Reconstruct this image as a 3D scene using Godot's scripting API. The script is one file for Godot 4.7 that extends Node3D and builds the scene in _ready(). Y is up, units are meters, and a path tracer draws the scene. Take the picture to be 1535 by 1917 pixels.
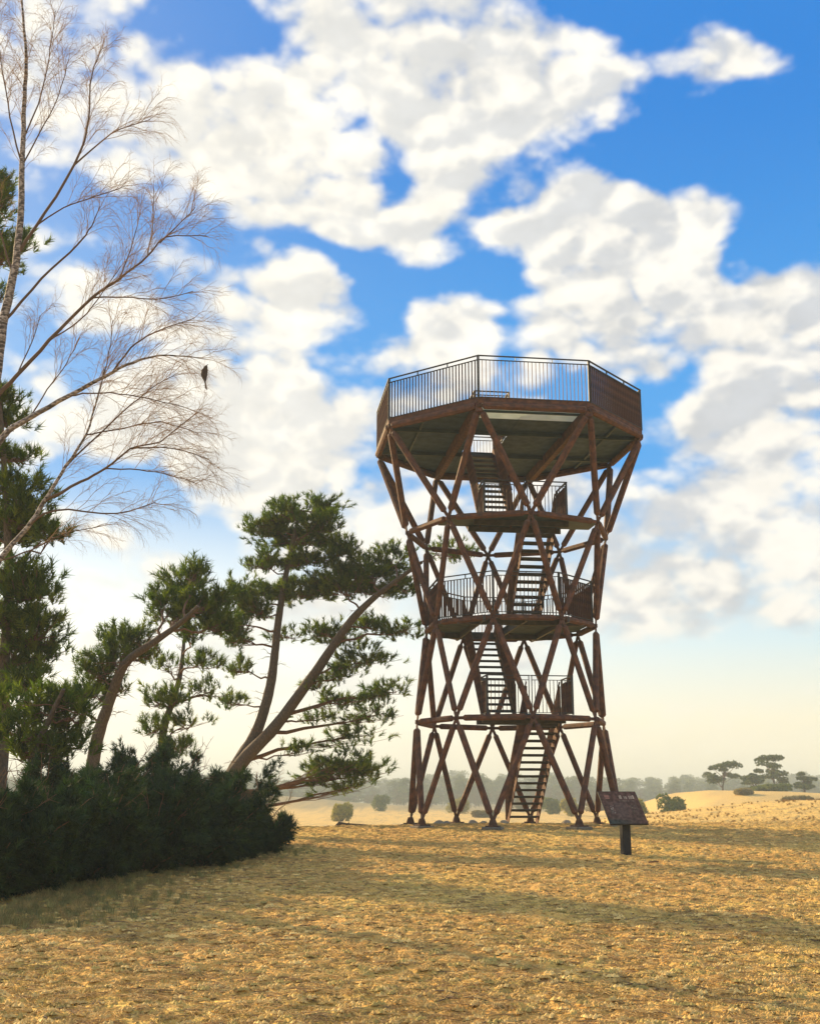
extends Node3D

# The camera stands at eye height over the sand; distances d are metres ahead of it (world -z).
const EYE := 1.6
const PITCH := 13.447
const FOCAL := 2247.6
const SUN_AZ := -44.0
const SUN_EL := 20.0
const EXPOSURE := 1.85
const PLAIN := -1.0

var rng := RandomNumberGenerator.new()
var mats := {}
var names := {}
var hill := FastNoiseLite.new()
var lump := FastNoiseLite.new()
var grit := FastNoiseLite.new()
var patchy := FastNoiseLite.new()


class Shape:
	var v := PackedVector3Array()
	var n := PackedVector3Array()
	var c := PackedColorArray()
	var uv := PackedVector2Array()
	var ix := PackedInt32Array()

	func tri(a: Vector3, b: Vector3, d: Vector3, nn: Vector3) -> void:
		var k := v.size()
		v.append(a); v.append(b); v.append(d)
		n.append(nn); n.append(nn); n.append(nn)
		ix.append(k)
		if (d - a).cross(b - a).dot(nn) >= 0.0:
			ix.append(k + 1); ix.append(k + 2)
		else:
			ix.append(k + 2); ix.append(k + 1)

	func quad(a: Vector3, b: Vector3, d: Vector3, e: Vector3, nn: Vector3) -> void:
		tri(a, b, d, nn)
		tri(a, d, e, nn)

	# a box with chamfered long edges is drawn as its six faces pulled in by e, and the bevels between
	func box(x: Transform3D, s: Vector3, e := 0.0) -> void:
		var h := s * 0.5
		for axis in 3:
			for sg in [-1.0, 1.0]:
				var a := Vector3.ZERO
				var b := Vector3.ZERO
				var nn := Vector3.ZERO
				nn[axis] = sg
				a[(axis + 1) % 3] = h[(axis + 1) % 3] - e
				b[(axis + 2) % 3] = h[(axis + 2) % 3] - e
				var o: Vector3 = nn * h[axis]
				quad(x * (o - a - b), x * (o + a - b), x * (o + a + b), x * (o - a + b), (x.basis * nn).normalized())
		if e <= 0.0:
			return
		for axis in 3:
			var j := (axis + 1) % 3
			var k := (axis + 2) % 3
			for s1 in [-1.0, 1.0]:
				for s2 in [-1.0, 1.0]:
					var p := Vector3.ZERO
					var q := Vector3.ZERO
					p[j] = s1 * h[j]
					p[k] = s2 * (h[k] - e)
					q[j] = s1 * (h[j] - e)
					q[k] = s2 * h[k]
					var l := Vector3.ZERO
					l[axis] = h[axis] - e
					var nn := Vector3.ZERO
					nn[j] = s1
					nn[k] = s2
					quad(x * (p - l), x * (p + l), x * (q + l), x * (q - l), (x.basis * nn).normalized())

	func tube(pts: PackedVector3Array, rad: PackedFloat32Array, sides: int, caps := true, rough := 0.0) -> void:
		var m := pts.size()
		if m < 2:
			return
		var t := (pts[1] - pts[0]).normalized()
		var e1 := t.cross(Vector3(0.31, 0.83, 0.46))
		if e1.length() < 0.1:
			e1 = t.cross(Vector3(1, 0, 0))
		e1 = e1.normalized()
		var k0 := v.size()
		for i in m:
			if i > 0:
				t = (pts[mini(i + 1, m - 1)] - pts[i - 1]).normalized()
			e1 = (e1 - t * e1.dot(t)).normalized()
			var e2 := t.cross(e1)
			for k in sides:
				var a := TAU * k / sides
				var o := e1 * cos(a) + e2 * sin(a)
				var r := rad[i]
				if rough > 0.0:
					r *= 1.0 + rough * sin(k * 2.4 + i * 1.7) * cos(k * 5.1 - i * 0.9)
				v.append(pts[i] + o * r)
				n.append(o)
		for i in m - 1:
			for k in sides:
				var a := k0 + i * sides + k
				var b := k0 + i * sides + (k + 1) % sides
				ix.append(a); ix.append(a + sides); ix.append(b + sides)
				ix.append(a); ix.append(b + sides); ix.append(b)
		if caps:
			for end in 2:
				var i := 0 if end == 0 else m - 1
				var nn := (pts[0] - pts[1]).normalized() if end == 0 else (pts[m - 1] - pts[m - 2]).normalized()
				var base := k0 + i * sides
				for k in range(1, sides - 1):
					tri(v[base], v[base + k], v[base + k + 1], nn)

	# a flat polygon (points in the plane y = 0, given as x, z) raised from y0 to y1
	func slab(poly: PackedVector2Array, y0: float, y1: float) -> void:
		var tr := Geometry2D.triangulate_polygon(poly)
		for i in range(0, tr.size(), 3):
			var a := poly[tr[i]]
			var b := poly[tr[i + 1]]
			var d := poly[tr[i + 2]]
			tri(Vector3(a.x, y1, a.y), Vector3(b.x, y1, b.y), Vector3(d.x, y1, d.y), Vector3.UP)
			tri(Vector3(a.x, y0, a.y), Vector3(b.x, y0, b.y), Vector3(d.x, y0, d.y), Vector3.DOWN)
		var mid := Vector2.ZERO
		for p in poly:
			mid += p / poly.size()
		for i in poly.size():
			var a := poly[i]
			var b := poly[(i + 1) % poly.size()]
			var nn := Vector3(b.y - a.y, 0, a.x - b.x).normalized()
			if nn.dot(Vector3(a.x - mid.x, 0, a.y - mid.y)) < 0.0:
				nn = -nn
			quad(Vector3(a.x, y0, a.y), Vector3(b.x, y0, b.y), Vector3(b.x, y1, b.y), Vector3(a.x, y1, a.y), nn)

	func mesh() -> ArrayMesh:
		var arr := []
		arr.resize(Mesh.ARRAY_MAX)
		arr[Mesh.ARRAY_VERTEX] = v
		arr[Mesh.ARRAY_NORMAL] = n
		if c.size() == v.size():
			arr[Mesh.ARRAY_COLOR] = c
		if uv.size() == v.size():
			arr[Mesh.ARRAY_TEX_UV] = uv
		arr[Mesh.ARRAY_INDEX] = ix
		var m := ArrayMesh.new()
		m.add_surface_from_arrays(Mesh.PRIMITIVE_TRIANGLES, arr)
		return m


# ------------------------------------------------------------------ naming and parenting
func numbered(called: String) -> String:
	var k: int = names.get(called, -1) + 1
	names[called] = k
	return called if k == 0 else "%s_%03d" % [called, k]


func tag(o: Node, label: String, category: String, group := "", kind := "") -> void:
	if label: o.set_meta("label", label)
	if category: o.set_meta("category", category)
	if group: o.set_meta("group", group)
	if kind: o.set_meta("kind", kind)


func thing(called: String, label: String, category: String, where: Vector3, turn := 0.0, group := "") -> Node3D:
	var o := Node3D.new()
	o.name = numbered(called)
	add_child(o)
	o.position = where
	o.rotation.y = turn
	tag(o, label, category, group)
	return o


func part(called: String, m: Mesh, material: Material, parent: Node, x := Transform3D.IDENTITY) -> MeshInstance3D:
	var o := MeshInstance3D.new()
	o.name = called
	o.mesh = m
	o.material_override = material
	o.transform = x
	o.cast_shadow = GeometryInstance3D.SHADOW_CASTING_SETTING_ON
	parent.add_child(o, true)
	return o


func copies(called: String, m: Mesh, material: Material, parent: Node, where: Array[Transform3D], tints := PackedColorArray()) -> MultiMeshInstance3D:
	var mm := MultiMesh.new()
	mm.transform_format = MultiMesh.TRANSFORM_3D
	mm.use_colors = tints.size() == where.size()
	mm.mesh = m
	mm.instance_count = where.size()
	for i in where.size():
		mm.set_instance_transform(i, where[i])
		if mm.use_colors:
			mm.set_instance_color(i, tints[i])
	var o := MultiMeshInstance3D.new()
	o.name = called
	o.multimesh = mm
	o.material_override = material
	parent.add_child(o, true)
	return o


# ------------------------------------------------------------------ places
func at(px: float, py: float, d: float) -> Vector3:
	var u := (px - 767.5) / FOCAL
	var w := (958.5 - py) / FOCAL
	var c := cos(deg_to_rad(PITCH))
	var s := sin(deg_to_rad(PITCH))
	var r := Vector3(u, w * c + s, -(c - w * s))
	return Vector3(0, EYE, 0) + r * (d / -r.z)


func ground_y(x: float, d: float) -> float:
	var near := 0.0265 * clampf(d, -30.0, 34.0)
	near -= 0.10 * smoothstep(3.0, -6.0, x) * smoothstep(12.0, 30.0, d)
	var rim := d + 2.2 * hill.get_noise_2d(x * 3.0, 40.0)
	var y := lerpf(near, PLAIN, smoothstep(34.5, 62.0, rim))
	# the sunny ridge on the right, beyond the tower
	var crest := 0.80 + 0.72 * smoothstep(8.0, 17.5, x)
	y = lerpf(y, crest, smoothstep(5.0, 10.0, x) * smoothstep(31.0, 46.0, d) * (1.0 - smoothstep(54.0, 92.0, d)))
	# the dune on the right and the heather hill on the left, far off
	var top := smoothstep(29.0, 41.0, x + 2.0 * hill.get_noise_2d(7.0, d)) * (1.0 - 0.25 * smoothstep(44.0, 70.0, x))
	y += 3.75 * top * smoothstep(112.0, 164.0, d) * (1.0 - 0.8 * smoothstep(175.0, 240.0, d))
	y += 3.6 * exp(-pow((x + 38.0) / 34.0, 2.0) - pow((d - 300.0) / 34.0, 2.0))
	if d > 38.0:
		y += 0.30 * hill.get_noise_2d(x, d) * smoothstep(60.0, 110.0, d) + 1.3 * hill.get_noise_2d(x * 0.22, d * 0.22 + 90.0) * smoothstep(200.0, 400.0, d)
		y += 0.05 * lump.get_noise_2d(x * 0.4, d * 0.4)
	var fine := 1.0 - smoothstep(36.0, 80.0, d)
	if fine > 0.0:
		y += 0.07 * hill.get_noise_2d(x * 4.0, d * 4.0)
		if absf(x) < 40.0 and d > -2.0:
			var bumps := lump.get_noise_2d(x, d)
			y += fine * (0.036 * bumps + 0.034 * grit.get_noise_2d(x, d) + 0.016 * grit.get_noise_2d(x * 2.3 + 30.0, d * 2.3))
	return y


func ground(x: float, d: float) -> Vector3:
	return Vector3(x, ground_y(x, d), -d)


# ------------------------------------------------------------------ materials
func lin(r: float, g: float, b: float) -> Color:
	return Color(r, g, b).linear_to_srgb()


func noise_tex(sd: int, freq: float, size: int, stops: Array, octaves := 4, kind := FastNoiseLite.TYPE_SIMPLEX_SMOOTH) -> NoiseTexture2D:
	var f := FastNoiseLite.new()
	f.seed = sd
	f.frequency = freq
	f.noise_type = kind
	f.fractal_octaves = octaves
	var g := Gradient.new()
	var offs := PackedFloat32Array()
	var cols := PackedColorArray()
	for s in stops:
		offs.append(s[0])
		cols.append(s[1])
	g.offsets = offs
	g.colors = cols
	var t := NoiseTexture2D.new()
	t.width = size
	t.height = size
	t.seamless = true
	t.noise = f
	t.color_ramp = g
	return t


func bump_tex(sd: int, freq: float, size: int, strength: float, octaves := 4) -> NoiseTexture2D:
	var f := FastNoiseLite.new()
	f.seed = sd
	f.frequency = freq
	f.fractal_octaves = octaves
	var t := NoiseTexture2D.new()
	t.width = size
	t.height = size
	t.seamless = true
	t.as_normal_map = true
	t.bump_strength = strength
	t.noise = f
	return t


func plain(called: String, col: Color, rough: float, metal := 0.0) -> StandardMaterial3D:
	var m := StandardMaterial3D.new()
	m.resource_name = called
	m.albedo_color = col
	m.roughness = rough
	m.metallic = metal
	mats[called] = m
	return m


func textured(called: String, tex: Texture2D, rough: float, scale: Vector3, normal: Texture2D = null, strength := 1.0) -> StandardMaterial3D:
	var m := plain(called, Color.WHITE, rough)
	m.albedo_texture = tex
	m.uv1_triplanar = true
	m.uv1_scale = scale
	if normal:
		m.normal_enabled = true
		m.normal_texture = normal
		m.normal_scale = strength
	return m


func make_materials() -> void:
	textured("rust", noise_tex(3, 0.012, 512, [[0.0, lin(0.035, 0.018, 0.013)], [0.36, lin(0.07, 0.03, 0.018)], [0.55, lin(0.10, 0.04, 0.02)], [0.78, lin(0.17, 0.064, 0.028)], [1.0, lin(0.10, 0.045, 0.025)]], 6),
		0.8, Vector3(0.9, 0.7, 0.9), bump_tex(4, 0.05, 512, 3.0), 0.4)
	textured("rust_plate", noise_tex(5, 0.014, 512, [[0.0, lin(0.04, 0.019, 0.013)], [0.5, lin(0.09, 0.036, 0.019)], [1.0, lin(0.18, 0.07, 0.031)]], 5), 0.85, Vector3(0.6, 0.6, 0.6))
	textured("steel", noise_tex(6, 0.01, 512, [[0.0, lin(0.022, 0.048, 0.068)], [0.5, lin(0.034, 0.068, 0.092)], [1.0, lin(0.055, 0.10, 0.125)]], 5), 0.6, Vector3(0.5, 0.5, 0.5)).metallic = 0.3
	var gr := textured("grating", noise_tex(15, 0.01, 512, [[0.0, lin(0.055, 0.095, 0.11)], [0.5, lin(0.08, 0.125, 0.14)], [1.0, lin(0.11, 0.16, 0.175)]], 5), 0.7, Vector3(0.5, 0.5, 0.5))
	gr.backlight_enabled = true
	gr.backlight = Color(0.95, 1.0, 1.0)
	textured("dark_steel", noise_tex(7, 0.02, 256, [[0.0, lin(0.03, 0.033, 0.034)], [1.0, lin(0.085, 0.08, 0.072)]], 4), 0.6, Vector3(0.8, 0.8, 0.8)).metallic = 0.2
	var pc := textured("milky_panel", noise_tex(8, 0.01, 256, [[0.0, lin(0.7, 0.78, 0.74)], [1.0, lin(0.82, 0.88, 0.83)]], 3), 0.5, Vector3(0.7, 0.7, 0.7))
	pc.backlight_enabled = true
	pc.backlight = Color(1.0, 1.0, 1.0)
	textured("concrete", noise_tex(9, 0.03, 256, [[0.0, lin(0.3, 0.27, 0.21)], [1.0, lin(0.55, 0.5, 0.4)]], 4), 0.95, Vector3(1.5, 1.5, 1.5))
	textured("footing", noise_tex(10, 0.03, 256, [[0.0, lin(0.10, 0.09, 0.07)], [1.0, lin(0.22, 0.19, 0.14)]], 4), 0.95, Vector3(1.5, 1.5, 1.5))
	plain("sign_post", lin(0.008, 0.008, 0.009), 0.7)
	textured("pine_bark", noise_tex(11, 0.03, 512, [[0.0, lin(0.035, 0.027, 0.02)], [0.45, lin(0.10, 0.078, 0.055)], [1.0, lin(0.21, 0.16, 0.105)]], 5, FastNoiseLite.TYPE_CELLULAR), 0.95, Vector3(2.2, 0.8, 2.2), bump_tex(12, 0.04, 512, 6.0), 1.0)
	textured("pine_limb", noise_tex(13, 0.03, 256, [[0.0, lin(0.07, 0.035, 0.02)], [0.5, lin(0.16, 0.085, 0.045)], [1.0, lin(0.27, 0.15, 0.075)]], 4), 0.95, Vector3(2, 1, 2))
	textured("birch_bark", noise_tex(14, 0.02, 256, [[0.0, lin(0.03, 0.026, 0.022)], [0.45, lin(0.10, 0.085, 0.07)], [0.62, lin(0.42, 0.38, 0.32)], [1.0, lin(0.55, 0.5, 0.43)]], 4), 0.85, Vector3(1.6, 3.2, 1.6))
	plain("birch_limb", lin(0.12, 0.08, 0.05), 0.85)
	plain("birch_twig", lin(0.34, 0.22, 0.11), 0.85)
	for kind in [["needles", Color(0.9, 1.0, 0.3), 1.0], ["dark_needles", Color(0.8, 1.0, 0.4), 0.7], ["shrub_leaf", Color(0.9, 0.95, 0.35), 0.6]]:
		var m := plain(kind[0], Color.WHITE, 0.7)
		m.vertex_color_use_as_albedo = true
		m.backlight_enabled = true
		m.backlight = kind[1] * kind[2]
		m.metallic_specular = 0.25
		m.cull_mode = BaseMaterial3D.CULL_DISABLED
	for kind in ["litter", "dry_grass", "far_leaf"]:
		var m := plain(kind, Color.WHITE, 0.9)
		m.vertex_color_use_as_albedo = true
		m.cull_mode = BaseMaterial3D.CULL_DISABLED
	plain("bird_back", lin(0.06, 0.042, 0.026), 0.8)
	plain("bird_tail", lin(0.16, 0.10, 0.05), 0.8)
	var sand := plain("sand", Color.WHITE, 0.97)
	sand.vertex_color_use_as_albedo = true
	sand.uv1_triplanar = true
	sand.uv1_world_triplanar = true
	sand.uv1_scale = Vector3(0.45, 0.45, 0.45)
	sand.albedo_texture = noise_tex(21, 0.022, 1024, [[0.0, lin(0.22, 0.17, 0.11)], [0.26, lin(0.42, 0.36, 0.27)], [0.4, lin(0.84, 0.81, 0.74)], [0.58, lin(0.97, 0.96, 0.93)], [1.0, lin(1.0, 1.0, 1.0)]], 6)
	sand.normal_enabled = true
	sand.normal_texture = bump_tex(22, 0.03, 1024, 7.0, 6)
	sand.normal_scale = 1.6


# ------------------------------------------------------------------ sky
# air and clouds by direction: [azimuth, elevation, half width, half height, tilt (degrees), more or less cloud]
const CLOUDS := [
	[-9.71, 35.28, 1.78, 1.27, 0, -1.00],
	[-12.28, 35.80, 1.53, 0.64, 0, -0.60],
	[10.45, 35.87, 3.31, 1.15, 15, -0.90],
	[13.09, 33.43, 1.78, 2.55, 0, -0.90],
	[19.56, 31.03, 3.06, 5.35, 0, -1.20],
	[15.59, 30.46, 3.82, 2.29, 0, -1.00],
	[16.20, 34.80, 3.82, 1.53, 0, -0.90],
	[16.31, 32.83, 2.7, 1.9, 10, 2.40],
	[-3.63, 32.27, 1.15, 1.27, 45, -0.50],
	[-2.19, 30.69, 1.02, 1.78, -25, -0.80],
	[-0.91, 29.07, 1.02, 1.27, 0, -0.80],
	[-4.90, 25.87, 2.80, 0.56, 20, -0.90],
	[-1.86, 24.48, 1.53, 1.27, 0, -0.90],
	[-0.75, 23.25, 1.27, 1.02, 0, -0.70],
	[3.11, 25.68, 1.27, 1.78, 20, -0.90],
	[5.36, 27.78, 1.40, 1.53, 30, -0.80],
	[4.92, 26.64, 0.97, 0.66, 0, 1.20],
	[4.71, 23.43, 1.02, 2.04, 0, -0.80],
	[1.72, 24.60, 2.04, 0.76, 0, -0.60],
	[8.20, 29.76, 1.53, 1.15, 0, -0.80],
	[12.01, 29.23, 2.80, 1.15, -10, -0.90],
	[19.61, 26.03, 2.80, 1.53, -20, -1.00],
	[17.46, 24.43, 1.53, 0.89, -30, -0.60],
	[2.25, 22.37, 2.29, 1.66, 0, 0.90],
	[11.22, 24.56, 4.33, 3.06, -10, 0.90],
	[0.35, 26.68, 1.78, 1.27, 0, 0.60],
	[-2.10, 21.50, 1.78, 0.76, -20, -0.50],
	[-3.99, 21.22, 1.02, 1.02, 0, -0.40],
	[5.20, 21.18, 0.76, 1.53, 0, -0.60],
	[-2.35, 19.49, 1.02, 0.51, 0, -0.40],
	[-15.45, 26.78, 3.06, 1.15, 0, -1.00],
	[-17.03, 20.41, 2.80, 0.76, 0, -0.80],
	[-14.10, 13.76, 3.06, 1.02, 0, -1.00],
	[-11.81, 12.88, 1.53, 1.02, 30, -0.90],
	[-10.00, 11.96, 1.53, 0.64, 30, -0.60],
	[-16.09, 10.45, 1.78, 1.27, 0, -0.60],
	[-9.52, 25.40, 1.53, 0.64, 10, -0.50],
	[12.48, 18.71, 2.80, 0.71, -10, -0.80],
	[11.55, 15.40, 1.53, 1.02, 20, -0.80],
	[8.61, 19.30, 1.53, 0.51, 0, -0.50],
	[13.83, 15.52, 1.02, 0.51, 0, -0.40],
	[17.74, 21.54, 3.06, 2.29, -30, 0.90],
	[16.33, 15.83, 3.57, 2.04, 0, 0.80],
	[13.52, 10.07, 5.10, 2.29, 0, 0.50],
	[16.16, 6.06, 5.61, 1.27, 0, -0.60],
	[10.37, 5.96, 3.06, 0.76, 0, -0.40],
	[-7.54, 30.72, 4.59, 3.57, 0, 0.60],
	[3.19, 31.37, 4.33, 3.31, 0, 0.90],
	[-5.80, 28.47, 3.82, 1.53, 0, 0.50],
	[-5.66, 23.40, 3.31, 2.04, 0, 0.50],
	[-11.04, 18.17, 3.82, 3.06, 0, 0.50],
	[10.07, 34.16, 1.78, 1.53, 0, 0.60],
	[9.22, 27.81, 1.78, 0.76, -20, 0.50],
	[-6.50, 14.85, 4.59, 2.80, 0, 0.40]
]


func sky_image() -> Image:
	var w := 4096
	var h := 2048
	var big := FastNoiseLite.new()
	big.seed = 31
	big.frequency = 1.0
	big.fractal_octaves = 6
	big.fractal_gain = 0.52
	var shade := FastNoiseLite.new()
	shade.seed = 44
	shade.frequency = 1.0
	shade.fractal_octaves = 4
	var ragged := FastNoiseLite.new()
	ragged.seed = 61
	ragged.frequency = 1.0
	ragged.fractal_octaves = 5
	ragged.fractal_gain = 0.6
	var heaps := FastNoiseLite.new()
	heaps.seed = 77
	heaps.frequency = 1.0
	heaps.fractal_type = FastNoiseLite.FRACTAL_RIDGED
	heaps.fractal_octaves = 4
	heaps.fractal_gain = 0.45
	var wide := FastNoiseLite.new()
	wide.seed = 52
	wide.frequency = 1.0
	wide.fractal_octaves = 3
	var sun := Vector3(sin(deg_to_rad(SUN_AZ)) * cos(deg_to_rad(SUN_EL)), sin(deg_to_rad(SUN_EL)), -cos(deg_to_rad(SUN_AZ)) * cos(deg_to_rad(SUN_EL)))
	var blob := PackedFloat32Array()
	for b in CLOUDS:
		var a := deg_to_rad(b[4])
		blob.append_array([b[0], b[1], cos(a) / b[2], sin(a) / b[2], -sin(a) / b[3], cos(a) / b[3], b[5]])
	var data := PackedFloat32Array()
	data.resize(w * h * 3)
	var half := h / 2
	for row in half:
		var el := 90.0 - (row + 0.5) * 180.0 / h
		var ce := cos(deg_to_rad(el))
		var se := sin(deg_to_rad(el))
		var col := 0
		while col < w:
			var az := wrapf((col + 0.5) * 360.0 / w, -180.0, 180.0)
			var seen := absf(az) < 30.0 and el < 44.0
			if not seen and (col % 2 == 1 or row % 2 == 1):
				# outside the part that the photograph shows, two columns and rows share a value
				var from := (row * w + col - 1) * 3 if col % 2 == 1 else ((row - 1) * w + col) * 3
				if col % 2 == 0 and row == 0:
					from = 0
				var to := (row * w + col) * 3
				data[to] = data[from]; data[to + 1] = data[from + 1]; data[to + 2] = data[from + 2]
				col += 1
				continue
			var ar := deg_to_rad(az)
			var dir := Vector3(sin(ar) * ce, se, -cos(ar) * ce)
			# cover
			var inside := (1.0 - smoothstep(21.0, 30.0, absf(az))) * (1.0 - smoothstep(37.0, 44.0, el))
			var cover := 0.0
			var px := dir.x * 7.5
			var py := dir.y * 11.0
			var pz := dir.z * 7.5
			var nse := big.get_noise_3d(px, py, pz)
			if inside < 1.0:
				cover = (0.22 + 1.5 * wide.get_noise_3d(dir.x * 3.2, dir.y * 6.0, dir.z * 3.2)) * (1.0 - inside)
			if inside > 0.0:
				var s := 0.26
				# wander a little, so that the edges are not ellipses
				var wx := az + 1.3 * shade.get_noise_3d(px * 1.3, py * 1.3, pz * 1.3 + 9.0)
				var wy := el + 1.0 * shade.get_noise_3d(px * 1.3 + 17.0, py * 1.3, pz * 1.3)
				var i := 0
				while i < blob.size():
					var dx := (wx - blob[i]) * ce
					var dy := blob[i + 1] - wy
					var a := dx * blob[i + 2] + dy * blob[i + 3]
					var b := dx * blob[i + 4] + dy * blob[i + 5]
					var q := a * a + b * b
					if q < 5.0:
						s += blob[i + 6] * exp(-q * 0.7)
					i += 7
				cover += clampf(s, -1.15, 0.8) * inside
			var lower := smoothstep(7.0, 2.5, el)
			# heaped puffs, and finer rags along their edges
			var puff := -heaps.get_noise_3d(dir.x * 13.0, dir.y * 21.0, dir.z * 13.0)
			var curl := ragged.get_noise_3d(px * 2.6, py * 2.9, pz * 2.6)
			var thick := cover * 0.80 + 0.50 * nse + 0.42 * puff + 0.24 * curl + 0.16
			var alpha := smoothstep(-0.12, 0.52, thick) * (1.0 - 0.85 * lower)
			# the air
			var air: Vector3
			if el < 3.5:
				air = Vector3(0.92, 0.80, 0.54).lerp(Vector3(0.86, 0.79, 0.58), el / 3.5)
			elif el < 7.0:
				air = Vector3(0.86, 0.79, 0.58).lerp(Vector3(0.52, 0.69, 0.76), (el - 3.5) / 3.5)
			elif el < 15.0:
				air = Vector3(0.52, 0.69, 0.76).lerp(Vector3(0.06, 0.33, 0.74), (el - 7.0) / 8.0)
			else:
				air = Vector3(0.06, 0.33, 0.74).lerp(Vector3(0.012, 0.195, 0.60), smoothstep(15.0, 34.0, el))
			var near_sun := maxf(0.0, dir.dot(sun))
			var halo := pow(near_sun, 10.0)
			air = air.lerp(Vector3(1.45, 1.34, 1.10), 0.3 * halo + 0.9 * pow(near_sun, 3.0) * smoothstep(16.0, 6.0, el))
			# the clouds, brighter at their edges towards the sun and greyer where they are thick
			var ahead := -heaps.get_noise_3d(dir.x * 13.0 + sun.x * 0.16, dir.y * 21.0 + 0.22, dir.z * 13.0 + sun.z * 0.16)
			var grey := smoothstep(0.1, 1.0, 0.45 * thick + 0.8 * shade.get_noise_3d(px * 0.8, py * 1.1 - 0.5, pz * 0.8) + 0.9 * (ahead - puff) + 0.32)
			var cloud := Vector3(0.86, 0.83, 0.765).lerp(Vector3(0.46, 0.49, 0.54), 0.9 * grey)
			cloud = cloud.lerp(Vector3(1.0, 0.94, 0.79), 0.85 * pow(near_sun, 4.0))
			cloud *= 1.0 + 0.10 * nse + 0.10 * curl
			var c := air.lerp(cloud, alpha)
			var to := (row * w + col) * 3
			data[to] = c.x * 1.24 / EXPOSURE
			data[to + 1] = c.y * 1.24 / EXPOSURE
			data[to + 2] = c.z * 1.24 / EXPOSURE
			col += 1
	for i in range(half * w * 3, w * h * 3, 3):
		data[i] = 0.30
		data[i + 1] = 0.24
		data[i + 2] = 0.13
	return Image.create_from_data(w, h, false, Image.FORMAT_RGBF, data.to_byte_array())


# ------------------------------------------------------------------ the tower
const LEVEL := [0.0, 2.656, 5.327, 8.069, 10.8]
const REACH := [2.945, 2.693, 2.469, 2.972, 3.981]
const RAIL_BAR := 0.008


func node_at(level: int, k: int) -> Vector3:
	var a := deg_to_rad(45.0 * k + (22.5 if level % 2 == 0 else 0.0))
	return Vector3(REACH[level] * sin(a), LEVEL[level], REACH[level] * cos(a))


# a round tube with coned ends and a gusset plate at each end, along local y
func brace_mesh(length: float, r: float, gap: float) -> ArrayMesh:
	var s := Shape.new()
	var ys := [gap, gap + 0.05, length - gap - 0.05, length - gap]
	var rs := [r * 0.62, r, r, r * 0.62]
	for i in 3:
		for k in 8:
			var a0 := TAU * (k - 0.5) / 8.0
			var a1 := TAU * (k + 0.5) / 8.0
			var o0 := Vector3(cos(a0), 0, sin(a0))
			var o1 := Vector3(cos(a1), 0, sin(a1))
			var nn := (o0 + o1).normalized() + Vector3(0, [-0.8, 0.0, 0.8][i], 0)
			s.quad(o0 * rs[i] + Vector3.UP * ys[i], o1 * rs[i] + Vector3.UP * ys[i], o1 * rs[i + 1] + Vector3.UP * ys[i + 1], o0 * rs[i + 1] + Vector3.UP * ys[i + 1], nn.normalized())
	for i in [0, 3]:
		for k in 8:
			var a0 := TAU * (k - 0.5) / 8.0
			var a1 := TAU * (k + 0.5) / 8.0
			s.tri(Vector3(0, ys[i], 0), Vector3(cos(a0) * rs[i], ys[i], sin(a0) * rs[i]), Vector3(cos(a1) * rs[i], ys[i], sin(a1) * rs[i]), Vector3.DOWN if i == 0 else Vector3.UP)
	for y in [gap * 0.6, length - gap * 0.6]:
		s.box(Transform3D(Basis.IDENTITY, Vector3(0, y, 0)), Vector3(r * 1.0, gap * 0.95, 0.03), 0.004)
	return s.mesh()


func between(a: Vector3, b: Vector3, out: Vector3) -> Transform3D:
	var y := (b - a).normalized()
	var z := (out - y * out.dot(y)).normalized()
	return Transform3D(Basis(y.cross(z), y, z), a)


func railing(parent: Node, a: Vector3, b: Vector3, high: float, single: bool, called := "railing") -> void:
	var s := Shape.new()
	var l := (b - a).length()
	var x := (b - a) / l
	var z := x.cross(Vector3.UP).normalized()
	var turn := Basis(x, Vector3.UP, z)
	var mid := l * 0.5
	s.box(Transform3D(turn, a + x * mid + Vector3.UP * (high - 0.012)), Vector3(l + 0.02, 0.024, 0.06), 0.004)
	s.box(Transform3D(turn, a + x * mid + Vector3.UP * (high - 0.13)), Vector3(l - 0.02, 0.014, 0.05))
	s.box(Transform3D(turn, a + x * mid + Vector3.UP * 0.05), Vector3(l - 0.02, 0.014, 0.05))
	var posts := maxi(1, roundi(l / 1.1))
	for i in posts + 1:
		var t := clampf(l * i / posts, 0.02, l - 0.02)
		if i == 0 or i == posts:
			s.box(Transform3D(turn, a + x * t + Vector3.UP * (high * 0.5 - 0.012)), Vector3(0.014, high - 0.03, 0.058))
		else:
			s.box(Transform3D(turn, a + x * t + Vector3.UP * (high - 0.072)), Vector3(0.012, 0.10, 0.04))
	var o := part(called, s.mesh(), mats.dark_steel, parent)
	var count := maxi(2, roundi(l / 0.105))
	var bar := Shape.new()
	var tall := high - 0.13 - 0.05 - 0.014
	bar.box(Transform3D.IDENTITY, Vector3(RAIL_BAR, tall, 0.05))
	var one := bar.mesh()
	var all := Shape.new()
	for i in range(1, count):
		var p := a + x * (l * i / count) + Vector3.UP * (0.057 + tall * 0.5)
		if single:
			part("baluster", one, mats.rust_plate, o, Transform3D(turn, p))
		else:
			all.box(Transform3D(turn, p), Vector3(RAIL_BAR, tall, 0.05))
	if not single:
		part("balusters", all.mesh(), mats.rust_plate, o).set_meta("kind", "stuff")


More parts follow.
